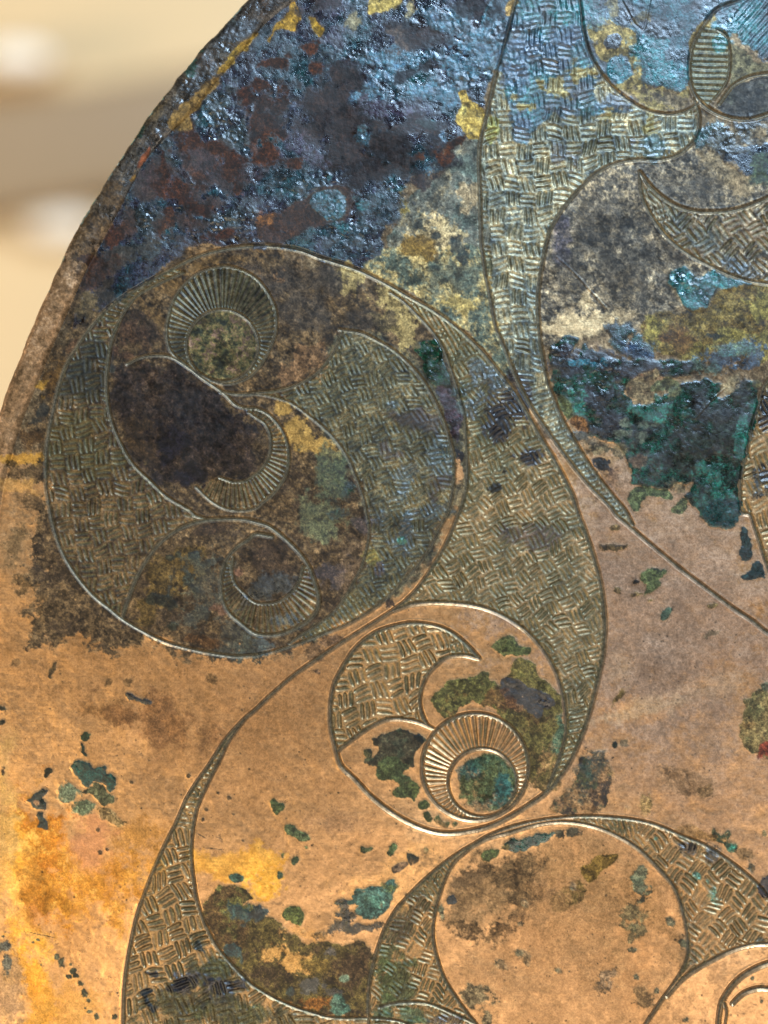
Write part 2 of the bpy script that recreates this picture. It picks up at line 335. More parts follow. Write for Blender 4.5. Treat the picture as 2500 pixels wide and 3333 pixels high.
# ring hatchings
def ring(outer, inner, centre, count, seed, label, depth=3.6, duty=0.38):
    m = fill(outer) & ~fill(inner)
    jj, ii = np.nonzero(m)
    x = xs[ii]; y = ys[jj]
    t = np.arctan2(y - centre[1], x - centre[0]) / (2 * math.pi) * count + 500
    k = np.floor(t); ft = t - k - 0.5 + (hsh(k, k + seed) - 0.5) * 0.25
    g = np.clip(1 - (ft / duty) ** 2, 0, 1) * (0.65 + 0.45 * hsh(k + 8, k + seed))
    H_hatch[jj, ii] = np.minimum(H_hatch[jj, ii], -depth * 1.05 * g); hatch_m[jj, ii] = np.maximum(hatch_m[jj, ii], g)
    LABEL[m] = new_part('hatched_ring', label)
    return m
r1o = circ(721, 1036, 178, ry=170)
ring(CV['r1_outer'][0], circ(724, 1124, 119), (724, 1100), 62, 2, 'ring of radial strokes round the upper roundel')
r2o = cut('lobe', t1('D', 1520, 965), t1('D', 1260, 1490)); r2i = cut('r2_inner', t1('D', 1600, 1010), t1('D', 1410, 1430))
ring(V([r2o, r2i[::-1]]), circ(10, 10, 1), t1('D', 1500, 1230), 66, 3, 'half ring of radial strokes right of the dark lobe')
r3o = cut('leaf', t1('H', 350, 370), t1('G', 1450, 330)); r3i = cut('r3_inner', t1('H', 310, 360), t1('G', 1500, 300))
ring(V([r3o, r3i[::-1]]), circ(10, 10, 1), t1('G', 1690, 380), 62, 4, 'half ring of radial strokes round the low roundel')
ring(circ(1547, 2495, 170), circ(1570, 2546, 114), (1565, 2540), 62, 5, 'ring of bold radial strokes round the teal stained roundel', 5.0, 0.36)
# crescent right of the medallion
CRE = V([cut('m_top', t1('E', 870, 195), t1('L', 250, 150)), cut('c2_outer', t1('L', 250, 130), t1('H', 890, 645)), cut('m_in', t1('H', 890, 640), t1('E', 870, 240))])
weave(CRE, -28, 46, 3.8, seed=12, label='large hatched crescent right of the medallion')
strokes(V([cut('m_top', t1('E', 870, 195), t1('E', 1340, 500)), T('E', (1265, 745)), cut('m_in', t1('E', 1265, 745), t1('E', 870, 240))]), 62, 15, 4.0, seed=6)
strokes(V([cut('m_top', t1('I', 530, 1240), t1('L', 250, 150)), cut('c2_outer', t1('L', 250, 130), t1('I', 355, 1240))]), -12, 16, 4.4, seed=7)
# band rising to the top
BAND = V([cut('band_left', (1715, -60), t1('I', 740, 80)), cut('band_right', t1('I', 790, 95), t1('C', 1190, 640)), cut('c_arc', t1('C', 1215, 660), (1880, -40))])
weave(BAND, -4, 53, 4.0, seed=20, label='hatched band climbing to the top edge')
strokes(V([cut('band_left', t1('F', 60, 830), t1('I', 740, 80)), cut('band_right', t1('I', 790, 95), t1('F', 245, 830))]), -22, 17, 4.2, seed=8)
# circle top right
Q_H = V([cut('q_circle', t1('C', 1240, 170), t1('C', 1270, 690)), T('C', (1310, 640)), cut('q_in', t1('C', 1310, 640), t1('C', 1330, 190))])
strokes(Q_H, 2, 19, 3.8, seed=9, label='lens of level strokes in the circle at the top right')
strokes(np.array(T('C', (1430, 60), (1560, -20), (1700, -60), (1750, 200), (1750, 400), (1659, 400), (1580, 340), (1480, 260))), -48, 20, 3.6, seed=10, label='fan of strokes at the top right corner')
T_H = V([cut('t_upper', t1('C', 835, 1105), (2560, 615)), T('Z', (2560, 930)), cut('t_lower', (2560, 930), t1('C', 835, 1105))])
weave(T_H, -38, 56, 4.2, seed=23, label='pointed hatched horn at the right edge')
strokes(V([cut('t_upper', t1('C', 835, 1105), t1('C', 1100, 1330)), cut('t_lower', t1('C', 1010, 1520), t1('C', 835, 1105))]), 68, 14, 3.0, seed=11)
FR = V([cut('far_right', (2560, 1180), (2550, 1950)), T('Z', (2560, 1950))])
weave(FR, -20, 56, 4.2, seed=27, label='hatched sliver on the right edge')
# lower circle crescent
C2C = V([cut('c2_spiral', t1('H', 535, 1560), t1('H', 1440, 950)), cut('crescent_in', t1('H', 1440, 953), t1('H', 1145, 1403)), cut('crescent_low', t1('H', 1142, 1402), t1('H', 535, 1545))])
weave(C2C, -14, 57, 4.6, seed=31, label='forked hatched crescent in the lower circle')
strokes(V([cut('c2_spiral', t1('H', 1200, 760), t1('H', 1440, 950)), cut('crescent_in', t1('H', 1440, 953), t1('H', 1250, 938))]), 78, 15, 3.2, seed=12)
# tapering neck lower left
NECK = V([cut('m_in', t1('G', 1500, 1420), (405, 3400)), T('Z', (700, 3400), (1380, 3400)), cut('neck_right', (1390, 3376), t1('G', 1530, 1450))])
weave(NECK, -20, 58, 5.0, seed=35, label='tapering hatched panel at the lower left')
strokes(V([cut('m_in', t1('G', 1500, 1420), t1('J', 1130, 380)), cut('neck_right', t1('J', 1240, 420), t1('G', 1530, 1450))]), 4, 17, 4.2, seed=13)
# lower right crescent
C3L = V([cut('c3_outer', t1('K', 735, 1659), t1('K', 1400, 508)), cut('c3_left', t1('K', 1390, 520), t1('K', 1420, 1659))])
weave(C3L, 28, 46, 3.8, seed=39, label='hatched crescent left of the plain lower right disc')
strokes(V([cut('c3_outer', t1('K', 980, 840), t1('K', 1400, 508)), cut('c3_left', t1('K', 1390, 520), t1('K', 1190, 830))]), 52, 14, 3.4, seed=14)
C3R = V([cut('c3_outer', t1('L', 400, 325), (2560, 2980)), T('Z', (2560, 3070)), cut('c3_low', (2560, 3070), t1('L', 1100, 1380)), cut('c3_top', t1('L', 1070, 1385), t1('L', 400, 365))])
weave(C3R, 38, 54, 5.0, seed=41, label='hatched crescent right of the plain lower right disc')
strokes(V([cut('c3_outer', t1('L', 400, 325), t1('L', 840, 352)), cut('c3_top', t1('L', 780, 500), t1('L', 400, 365))]), 78, 16, 4.0, seed=15)
# ------------------------------------------------------------------ patina (real colour of metal, oxides and crusts)
COL = np.zeros((NY, NX, 3), f32); ROU = np.zeros((NY, NX), f32); MET = np.zeros((NY, NX), f32); CRU = np.zeros((NY, NX), f32); HP = np.zeros((NY, NX), f32)
def ramp(pal, t):
    pal = np.array([lin(c) for c in pal], f32); n = len(pal)
    if n == 1: return np.broadcast_to(pal[0], t.shape + (3,))
    q = np.clip(t, 0, 0.9999) * (n - 1); i = q.astype(int); f = (q - i)[..., None]; f = f * f * (3 - 2 * f)
    return pal[i] * (1 - f) + pal[i + 1] * f
FINE = fbm(13, 91, 3, 0.9); FINE2 = fbm(11, 92, 2, 0.8); MID = fbm(44, 93, 4, 0.6); BIG = fbm(240, 94, 4, 0.55); MID2 = fbm(70, 96, 4, 0.7)
worm = 1 - np.clip(np.abs(fbm(13, 95, 2, 0.7)) / 0.45, 0, 1)
def apply(m, pal, scale=60, seed=1, metal=0.2, rough=0.5, crust=0.3, h=0.0, con=0.55, fine=0.22, k=None):
    """lay a substance over what is there: m is its cover 0..1"""
    jj, ii = np.nonzero(m > 0.004)
    if not len(jj): return
    j0, j1, i0, i1 = jj.min(), jj.max() + 1, ii.min(), ii.max() + 1
    sl = (slice(j0, j1), slice(i0, i1)); mm = m[sl].astype(f32)
    t = 0.5 + con * 0.5 * fbm(scale, 500 + seed % 5, 5, 0.62)[sl] + fine * 0.5 * FINE[sl]
    c = ramp(pal, t) * (k or (0.55 if metal < 0.48 else 1.0)); a = mm[..., None]
    c = c * (1 + (0.14 if metal > 0.46 else 0.36) * np.clip(FINE2[sl], -1.5, 1.5))[..., None]
    COL[sl] = COL[sl] * (1 - a) + c * a
    ROU[sl] = ROU[sl] * (1 - mm) + rough * mm; MET[sl] = MET[sl] * (1 - mm) + metal * mm
    CRU[sl] = CRU[sl] * (1 - mm) + crust * mm; HP[sl] = HP[sl] * (1 - 0.5 * mm * (h > 0)) + h * mm
CR = dict(k=0.39, metal=0.0, rough=0.24, crust=1.0, h=1.2)        # thick shiny crust
TH = dict(metal=0.25, rough=0.5, crust=0.3, h=0.5)        # thin matt oxide
_n = [0]
def Pt(tile, pts, pal, wp=8, scale=50, seed=None, cover=1.0, part=None, label=None, soft=0, thr=None, **k):
    _n[0] += 1
    pl = spline(T(tile, *pts), 16, closed=True)
    m = patch_mask(pl, wp).astype(f32)
    if soft: m = blur(m, soft)
    if thr is not None:          # dissolve: thr in -1..1, part of the ground shows through in spots
        m = m * sstep(thr - 0.12, thr + 0.12, 0.75 * MID + 0.5 * FINE + 0.0)
    m = np.where(inside, m, 0) * cover
    if part: LABEL[(m > 0.5)] = new_part(part, label)
    jj, ii = np.nonzero(m > 0.01)
    if len(jj):
        sl = (slice(max(0, jj.min() - 12), jj.max() + 13), slice(max(0, ii.min() - 12), ii.max() + 13))
        hb = blur(m[sl], 7); hal = np.zeros((NY, NX), f32); hal[sl] = np.clip(hb * 1.5 + 0.25 * FINE[sl] * (hb > 0.03), 0, 1) * 0.42 * (inside[sl])
        apply(hal, [tuple(0.45 * np.array(pal[0]) + 0.55 * np.array((104, 80, 50)))], 60, 1, metal=0.48, rough=0.42, crust=0.12, k=0.9)
        r_ = np.zeros((NY, NX), f32); r_[sl] = sstep(0.32, 0.68, blur(m[sl], 2) / max(cover, 1e-3) + 0.16 * FINE[sl] * (hb > 0.05)) * cover; m = r_
    apply(m, pal, scale, seed if seed is not None else _n[0], **k)
def Sn(tile, cx, cy, rx, ry, rot, pal, cover=1.0, amp=0.8, edge=0.28, scale=50, spot=1.0, part=None, label=None, **k):
    """stain that dissolves at its border into mottled spots"""
    _n[0] += 1
    (x0, y0), = T(tile, (cx, cy)); q = 1.0 if tile == 'Z' else KS
    rx, ry = rx * q, ry * q; R = max(rx, ry) * 1.9
    i0, i1 = max(0, int((x0 - R - X0) / P)), min(NX, int((x0 + R - X0) / P)); j0, j1 = max(0, int((y0 - R - Y0) / P)), min(NY, int((y0 + R - Y0) / P))
    if i1 <= i0 or j1 <= j0: return
    sl = (slice(j0, j1), slice(i0, i1)); th = math.radians(rot); c, s = math.cos(th), math.sin(th)
    wa = min(42.0, 0.5 * min(rx, ry)); X = XX[sl] - x0 + wa * fbm(110, 811, 5, 0.65)[sl]; Y = YY[sl] - y0 + wa * fbm(110, 812, 5, 0.65)[sl]
    r = np.sqrt(((X * c + Y * s) / rx) ** 2 + ((-X * s + Y * c) / ry) ** 2)
    nz = amp * 0.45 * (MID2 if max(rx, ry) > 60 else MID)[sl] + spot * 0.26 * FINE[sl] + spot * 0.28 * MID[sl]
    m = np.zeros((NY, NX), f32); m[sl] = sstep(-edge, edge, 1 - r + nz) * cover * inside[sl]
    if part: LABEL[m > 0.55] = new_part(part, label)
    apply(m, pal, scale, _n[0], **k)

# palette, sRGB
teal = (38, 96, 104); tealb = (62, 138, 140); blue = (58, 84, 118); slate = (58, 70, 82); dks = (38, 46, 54); purp = (62, 58, 66)
brown = (64, 42, 26); rust = (98, 56, 28); dkb = (44, 32, 26); ochre = (146, 116, 46); gold = (170, 138, 62); sand = (168, 148, 108)
grey = (106, 104, 90); ggrey = (92, 104, 92); green = (16, 78, 60); dkg = (18, 48, 44); olive = (92, 86, 42); black = (24, 24, 28); peach = (196, 148, 102)
pkb = (150, 118, 88); char = (46, 44, 42)
# clean bronze everywhere
apply(np.ones((NY, NX), f32), [(152, 114, 76), (180, 140, 98), (206, 166, 122)], 300, 1, metal=0.80, rough=0.31, crust=0.05, con=0.45, fine=0.10)
apply(sstep(0.35, 0.9, worm + 0.3 * MID) * 0.12, [(216, 168, 118)], 60, 2, metal=0.8, rough=0.36, crust=0.1)
apply(sstep(0.85, 1.3, fbm(20, 88, 3, 0.8)) * 0.45, [(96, 68, 44)], 60, 2, metal=0.4, rough=0.5, crust=0.3, h=-0.4)
apply((1 - sstep(1250, 1650, YY + 200 * MID)) * 0.9, [(84, 72, 54), (116, 100, 76), (150, 130, 98)], 90, 3, metal=0.4, rough=0.45, crust=0.3, fine=0.7)
apply(sstep(40, 22, d_in) * sstep(1250, 900, YY) * 0.95, [(40, 30, 24), (58, 48, 40)], 60, 3, metal=0.2, rough=0.4, crust=0.5)
# pinker, greyer bronze on the middle right, its sheen put into the colour
Sn('I', 950, 500, 1000, 900, 0, [(128, 102, 82), (158, 130, 104)], 0.75, amp=0.6, metal=0.6, rough=0.44, crust=0.12)
Sn('I', 950, 850, 260, 420, 15, [(98, 84, 68), (124, 104, 84)], 0.6, edge=0.6, metal=0.45, rough=0.5, crust=0.15)
Sn('I', 1000, 1130, 200, 130, 10, [(86, 72, 56)], 0.6, edge=0.6, metal=0.4, rough=0.5)
Sn('I', 780, 400, 160, 120, 0, [(104, 86, 68)], 0.6, edge=0.6, metal=0.45)
Sn('I', 1280, 1480, 150, 120, 0, [(110, 84, 52)], 0.6, edge=0.6, metal=0.45)
Sn('I', 850, 1290, 260, 50, -15, [(196, 168, 124)], 0.7, edge=0.5, metal=0.75, rough=0.38)  # these pale streaks are highlights put into the bronze colour
Sn('I', 1350, 1120, 220, 60, -12, [(180, 150, 112)], 0.6, edge=0.5, metal=0.75, rough=0.38)
Sn('I', 720, 1000, 70, 120, 15, [(176, 150, 116)], 0.6, edge=0.5, metal=0.75, rough=0.38)
Sn('H', 250, 1250, 330, 150, -35, [(112, 82, 50), (140, 102, 64)], 0.6, edge=0.7, metal=0.5)
# golden ochre film in the lower left
Sn('J', 220, 560, 220, 330, -15, [(150, 88, 20), (184, 116, 34), (206, 148, 62)], 0.95, edge=0.5, amp=1.0, metal=0.55, rough=0.42, fine=0.5)
Sn('J', 650, 760, 300, 200, -20, [(150, 96, 26), (186, 126, 44), (210, 156, 74)], 0.9, edge=0.5, amp=1.0, metal=0.55, rough=0.42, fine=0.5)
Sn('J', 880, 430, 180, 90, 0, [(146, 98, 38), (176, 122, 52)], 0.8, edge=0.5, metal=0.5)
Sn('J', 120, 760, 100, 700, -12, [(200, 150, 62), (226, 182, 96)], 0.75, edge=0.5, amp=1.0, metal=0.7, rough=0.36, fine=0.5)
Sn('J', 210, 880, 90, 190, -10, [(160, 94, 20)], 0.7, edge=0.5, metal=0.5)
Sn('J', 180, 1400, 130, 330, -8, [(190, 126, 34), (212, 152, 58)], 0.9, edge=0.4, amp=1.0, metal=0.6, rough=0.4, fine=0.5)
Sn('J', 380, 1560, 240, 160, 0, [(180, 122, 44), (204, 150, 74)], 0.7, edge=0.5, metal=0.6)
Sn('J', 40, 1500, 80, 260, 0, [(140, 110, 84), (168, 134, 98)], 0.7, edge=0.4, metal=0.5)
Sn('J', 30, 300, 60, 500, 0, [(168, 134, 84), (190, 150, 96)], 0.6, edge=0.5, metal=0.6)
Sn('J', 600, 470, 130, 160, 0, [(176, 124, 88)], 0.8, edge=0.5, metal=0.7, rough=0.38)
Sn('K', 30, 680, 160, 130, 0, [(226, 176, 78), (196, 140, 50)], 0.95, edge=0.35, metal=0.8, rough=0.34, fine=0.6)
Sn('J', 1480, 620, 260, 90, 0, [(226, 174, 84), (190, 140, 62)], 0.9, edge=0.4, metal=0.8, rough=0.34, fine=0.6)
Sn('K', 950, 700, 340, 120, -25, [(214, 164, 106)], 0.7, edge=0.5, metal=0.8, rough=0.34)
Sn('K', 480, 380, 160, 80, 0, [(140, 104, 72)], 0.7, edge=0.6, metal=0.5)
Sn('Z', 500, 2230, 620, 260, 8, [(112, 80, 48), (146, 106, 66)], 0.55, edge=0.8, spot=0.5, metal=0.6, rough=0.36)
Sn('Z', 900, 2420, 300, 260, -40, [(122, 88, 56), (150, 110, 70)], 0.5, edge=0.8, spot=0.5, metal=0.62, rough=0.36)
Sn('Z', 2200, 2150, 460, 620, -20, [(122, 98, 80), (156, 128, 106)], 0.65, edge=0.8, spot=0.5, metal=0.62, rough=0.38)  # part of the pink-grey sheen, held in the colour
Sn('Z', 980, 2120, 330, 80, -30, [(130, 96, 62), (158, 118, 80)], 0.5, edge=0.8, spot=0.5, metal=0.65, rough=0.36)
# warm brown film round the middle left
Sn('G', 700, 1250, 300, 110, 10, [(100, 68, 38), (130, 90, 48)], 0.85, edge=0.6, metal=0.5)
Sn('G', 1000, 1330, 330, 130, 15, [(104, 72, 44), (138, 94, 54)], 0.85, edge=0.6, metal=0.5)
Sn('G', 60, 200, 80, 160, 20, [(104, 82, 48)], 0.7, edge=0.5, metal=0.4)
Sn('G', 180, 480, 70, 70, 0, [(92, 70, 38)], 0.8, edge=0.3, metal=0.4)
def soft_poly(pts, width, noisy=1.0):
    pl = spline(pts, 16, True); f = fill(pl); d = dist_to(np.vstack([pl, pl[:1]]), width * 3)
    sd = np.where(f, d, -d) / width
    return sstep(-0.35, 0.35, sd + noisy * (0.9 * MID2 + 0.45 * MID + 0.45 * FINE)).astype(f32) * (sd > -2.9)
# ---- grey brown oxide over the medallion
med = np.array(V([CV['m_left'][0], CV['m_top'][0][:60]]))
MEDP = T('G', (200, 130), (210, 600), (180, 850), (300, 830), (350, 900), (540, 800), (700, 920), (860, 900), (1000, 860), (1300, 930), (1600, 950)) + \
       T('H', (100, 920), (300, 850), (600, 720), (900, 560), (1100, 300), (1240, 0)) + T('E', (1280, 1400), (1659, 1100), (1500, 500), (850, 180), (300, 0), (0, -120)) + \
       T('A', (1300, 1500), (900, 1659)) + T('D', (560, 60), (470, 320), (430, 520), (260, 760), (200, 1000), (150, 1200), (260, 1300), (290, 1560))
m = soft_poly(MEDP, 34)
apply(m * 0.96, [(50, 40, 30), (74, 58, 40), (98, 78, 52), (126, 98, 64)], 56, 2, k=0.74, metal=0.4, rough=0.46, crust=0.35, h=0.3, con=0.65, fine=0.85)
# right half more grey green, with ochre flecks
m2 = soft_poly(T('E', (250, 900), (400, 760), (540, 500), (900, 560), (1300, 900), (1500, 1150), (1659, 1400)) + T('H', (1300, 0), (1100, 400), (800, 640), (350, 820), (600, 540), (720, 200), (640, -200)) + T('E', (500, 1200)), 18)
apply(blur(m2, 2) * 0.85, [(58, 60, 48), (88, 88, 68), (116, 108, 78), (146, 128, 88)], 60, 4, metal=0.3, rough=0.48, crust=0.4, h=0.3, con=0.8, fine=0.7)
# crescent and the far hatching: greenish grey over bronze
m3 = fill(CRE).astype(f32)
apply(blur(m3, 1) * 0.85, [(66, 66, 50), (92, 86, 62), (120, 104, 74), (146, 120, 84)], 70, 1, metal=0.5, rough=0.46, crust=0.3, h=0.2, con=0.7, fine=0.6)
for poly, cv in ((C2C, 0.65), (NECK, 0.6), (C3L, 0.75), (C3R, 0.6), (FR, 0.7)):
    apply(blur(fill(poly).astype(f32), 1) * cv, [(92, 80, 54), (128, 104, 68), (166, 126, 80)], 60, 3, metal=0.5, rough=0.45, crust=0.25, h=0.1, con=0.7, fine=0.5)
# grey sandy ground of the upper right field and the foot of the band
UR = spline(T('C', (215, 1659), (240, 1500), (330, 1330), (500, 1150), (800, 1010), (1200, 900), (1400, 820), (1700, 900), (1700, 1659)) + T('F', (1700, 250), (1300, 300), (900, 400), (850, 480), (560, 500), (300, 560), (200, 520)), 16, True)
apply(blur(patch_mask(UR, 12).astype(f32), 2), k=0.8, pal=[(64, 58, 48), (92, 82, 68), (122, 108, 86), (168, 146, 112)], scale=24, seed=2, metal=0.4, rough=0.42, crust=0.35, con=0.6, fine=1.0)
apply(blur(patch_mask(BAND, 6).astype(f32), 1) * 0.95, k=1.0, pal=[(72, 78, 74), (100, 104, 92), (132, 126, 102), (166, 152, 116)], scale=55, seed=3, metal=0.35, rough=0.42, crust=0.4, con=0.85, fine=0.6)
Pt('B', [(1050, 1200), (1250, 950), (1430, 860), (1460, 1200), (1465, 1659), (1100, 1680), (850, 1600), (900, 1450)], [ggrey, grey, sand], 14, k=0.75, metal=0.3, rough=0.5, crust=0.25)
Pt('E', [(430, 30), (900, -60), (1470, -40), (1500, 260), (1590, 560), (1659, 740), (1560, 730), (1450, 600), (1150, 350), (850, 180)], [(82, 90, 76), (120, 116, 88), (166, 146, 96), (192, 164, 104)], 12, k=0.8, metal=0.35, rough=0.46, crust=0.3, con=0.9, fine=0.8)
Sn('E', 1300, 130, 180, 110, 0, [(78, 92, 82), (104, 112, 94)], 0.85, metal=0.2, crust=0.3)
Sn('E', 1330, 330, 120, 60, 10, [(188, 160, 90)], 0.8, metal=0.4)
Sn('B', 1180, 1090, 120, 90, -20, [dkb, brown], 0.9, metal=0.1, edge=0.3)
Sn('B', 1350, 1030, 100, 90, 0, [ggrey], 0.8, metal=0.2)
Sn('B', 1380, 1240, 50, 110, 20, [(188, 160, 116)], 0.8, metal=0.4)
Sn('B', 1180, 1480, 200, 110, -5, [(176, 150, 104), (150, 132, 92)], 0.9, k=0.85, metal=0.4, spot=1.2)
Sn('B', 1060, 1590, 90, 80, 0, [(124, 92, 36), (150, 118, 50)], 0.9, metal=0.3)
Sn('B', 950, 1330, 30, 90, -10, [(150, 130, 62)], 0.9, metal=0.3)
for q in ((1060, 1450, 60, 40), (1290, 1570, 50, 45), (1270, 1540, 25, 20), (1170, 1500, 25, 25), (1330, 1640, 45, 30)):
    Sn('B', *q, 0, [(46, 58, 54)], 0.9, metal=0.1, edge=0.25)
# ---- the great dark crust of the upper left
CRUST = spline(T('Z', (900, -60), (800, -40), (640, 210), (480, 460), (380, 640), (325, 800), (290, 900), (235, 1060), (330, 1000), (480, 905), (560, 850), (640, 806), (830, 800), (930, 812), (1010, 838), (1150, 880), (1190, 850), (1255, 800),
               (1245, 745), (1295, 700), (1300, 620), (1340, 580), (1420, 520), (1440, 470), (1530, 440), (1560, 380), (1600, 200), (1680, -60)), 16, True)
crm = patch_mask(CRUST, 12).astype(f32) * inside
LABEL[crm > 0.5] = new_part('corrosion_crust', 'thick dark blue and brown corrosion crust at the upper left')
apply(blur(crm, 1), [dkb, (54, 50, 58), (60, 66, 84), (44, 62, 74), (50, 88, 98), (40, 94, 96)], 150, 2, con=0.75, fine=0.35, **CR)
TEALX = spline(T('C', (-60, -60), (1700, -60), (1700, 420), (1560, 300), (1420, 240), (1180, 260), (1150, 380), (1130, 520), (1100, 580), (900, 560), (800, 560), (760, 560), (600, 460), (560, 640), (760, 700), (640, 720), (360, 760), (300, 700), (100, 900), (0, 860), (-50, 500)), 16, True)
tm = patch_mask(TEALX, 16).astype(f32)
LABEL[(tm > 0.5) & fill(BAND)] = new_part('corrosion_crust', 'bright blue green crust at the top of the hatched band')
LABEL[(tm > 0.5) & ~fill(BAND)] = new_part('corrosion_crust', 'blue green crust at the top right corner')
apply(blur(tm, 1) * 0.92, [(58, 66, 76), (44, 78, 92), (44, 98, 112), (52, 122, 128)], 80, 4, con=0.85, fine=0.5, metal=0.05, rough=0.40, crust=0.95, h=0.9)
# shades inside the dark crust
def many(tile, lst, pal, **k):
    for q in lst: Sn(tile, q[0], q[1], q[2], q[3], q[4] if len(q) > 4 else 0, pal, **k)
many('B', [(250, 420, 200, 90, -10), (100, 230, 130, 100), (150, 1130, 220, 110, -10), (330, 1190, 160, 80), (560, 90, 140, 90), (60, 720, 60, 80), (800, 1330, 180, 90, -15), (640, 1530, 120, 90), (1250, 720, 60, 90)], [(46, 62, 72), (52, 84, 92)], cover=0.85, **CR)
many('B', [(950, 350, 330, 70, -8), (1150, 130, 150, 80, 20), (1400, 330, 180, 140, -30), (960, 590, 150, 60, -10), (1200, 560, 140, 90), (1450, 210, 160, 60, -30), (1280, 90, 70, 50), (760, 880, 110, 60), (1090, 1040, 90, 60), (900, 460, 200, 60, -15), (700, 830, 50, 40), (1200, 880, 110, 60, -20), (740, 600, 130, 50, -25)], [(50, 84, 116), (54, 108, 124), (66, 104, 136)], cover=0.75, metal=0.1, rough=0.34, crust=1.25, h=1.5)
many('B', [(520, 700, 170, 200, -20), (640, 900, 240, 180, 10), (900, 1000, 260, 150), (1150, 950, 110, 90), (760, 1100, 220, 100), (600, 520, 110, 90), (950, 230, 110, 80), (1130, 400, 60, 40), (1400, 60, 150, 80), (960, 480, 70, 30, -25), (560, 1000, 120, 120)], [(30, 26, 30), (48, 34, 28), (34, 38, 46)], cover=0.9, k=0.38, metal=0.0, rough=0.36, crust=0.28, h=0.6)
many('B', [(880, 690, 190, 60, 5), (470, 60, 120, 80), (120, 1020, 130, 60, 20), (300, 960, 150, 60, 35), (480, 230, 80, 70)], [(62, 54, 72), (76, 66, 88)], cover=0.8, **CR)
many('B', [(130, 640, 80, 90, 50), (70, 560, 60, 40), (60, 870, 130, 140), (60, 1000, 90, 70), (340, 310, 70, 40, 40), (150, 400, 80, 35), (400, 440, 40, 30), (240, 1060, 90, 40), (1260, 900, 70, 60, -30), (1190, 970, 60, 50), (1040, 1000, 50, 40)], [(96, 50, 20), (62, 36, 18)], cover=0.95, k=0.42, metal=0.0, rough=0.6, crust=0.12, h=0.0)
Pt('B', [(10, 1420), (60, 1380), (150, 1370), (350, 1250), (440, 1200), (560, 1200), (640, 1240), (620, 1340), (540, 1420), (400, 1440), (240, 1520), (120, 1560), (30, 1540)], [(72, 44, 24), (52, 34, 26)], 8, metal=0.05, rough=0.5, crust=0.4)
Sn('B', 80, 1420, 70, 50, 0, [(130, 82, 38)], 0.9, metal=0.1)
Pt('B', [(340, 1300), (380, 1240), (470, 1210), (560, 1240), (580, 1300), (570, 1380), (500, 1420), (430, 1400), (380, 1340)], [(50, 92, 104), (76, 120, 128)], 5, part='verdigris_patch', label='rounded blue green blister with a pale rim', **CR)
Sn('B', 180, 1480, 45, 30, 0, [(60, 86, 104)], 0.9, **CR)
many('B', [(490, 1140, 40, 25), (700, 820, 40, 25), (960, 1210, 60, 25, -10), (680, 1320, 40, 40), (1090, 790, 60, 30, 10), (580, 1480, 50, 40)], [(58, 116, 122)], cover=0.9, **CR)
# ochre bare spots in the crust
OC = dict(k=0.8, metal=0.35, rough=0.45, crust=0.25, h=-0.6)
Pt('B', [(220, -20), (250, 30), (290, 70), (270, 180), (230, 200), (150, 190), (90, 260), (80, 250), (120, 180), (180, 120), (210, 60)], [(136, 102, 32), (160, 122, 48)], 6, part='bare_bronze_patch', **OC)
Pt('B', [(330, 110), (370, 110), (430, 170), (430, 210), (400, 230), (370, 170)], [(140, 108, 36)], 5, part='bare_bronze_patch', **OC)
Pt('B', [(720, 60), (760, -20), (930, -20), (900, 40), (800, 80), (720, 110)], [(150, 126, 60), (176, 150, 84)], 7, part='bare_bronze_patch', **OC)
Sn('B', 1010, 40, 30, 60, 0, [(140, 124, 82)], 0.8, **OC); Sn('B', 630, 140, 50, 40, -20, [(136, 124, 92)], 0.8, **OC)
Sn('B', 920, 270, 80, 60, 0, [(90, 74, 60), (60, 48, 42)], 0.8, metal=0.1, crust=0.6)
Pt('B', [(1305, 590), (1360, 575), (1385, 640), (1470, 700), (1480, 800), (1460, 880), (1400, 900), (1340, 850), (1290, 780), (1320, 690)], [(140, 112, 44), (168, 138, 66), (180, 164, 92)], 6, part='bare_bronze_patch', label='ochre bare spot beside the long engraved line', **OC)
Sn('B', 1510, 820, 30, 60, 0, [(156, 152, 84)], 0.9, **OC)
Pt('B', [(1640, -10), (1690, -10), (1670, 60), (1620, 100), (1600, 60)], [(150, 120, 70)], 5, **OC)
many('A', [(1180, 900, 90, 70), (1040, 1050, 60, 90), (1350, 950, 150, 60, 20), (1480, 1070, 110, 80, 15), (1540, 1200, 40, 50), (1180, 1250, 180, 70, 30), (1580, 620, 80, 60), (1320, 1340, 110, 60), (1060, 1370, 90, 60), (1420, 1500, 90, 40), (720, 1550, 60, 80)], [(62, 30, 14), (84, 44, 20)], cover=0.96, k=0.42, metal=0.0, rough=0.6, crust=0.15, h=0.0)
many('A', [(1640, 950, 50, 50), (1060, 1430, 80, 60), (1000, 1510, 60, 30)], [(86, 48, 22)], cover=0.9, metal=0.05, rough=0.42, crust=0.5)
many('A', [(1100, 1040, 60, 40, 20), (1060, 930, 50, 40), (900, 1390, 140, 120, -20), (1500, 1370, 120, 60), (850, 1600, 150, 60), (1500, 850, 120, 100), (1400, 640, 90, 60, -20), (1380, 720, 60, 50)], [(48, 62, 66), (62, 78, 80)], cover=0.85, **CR)
many('A', [(1250, 1130, 150, 50, 25), (1650, 1150, 90, 60), (1250, 1400, 60, 40)], [(66, 56, 62)], cover=0.85, **CR)
Pt('A', [(1200, 1640), (1180, 1600), (1300, 1570), (1380, 1570), (1420, 1600), (1300, 1640), (1280, 1680)], [(150, 116, 76)], 5, metal=0.4)
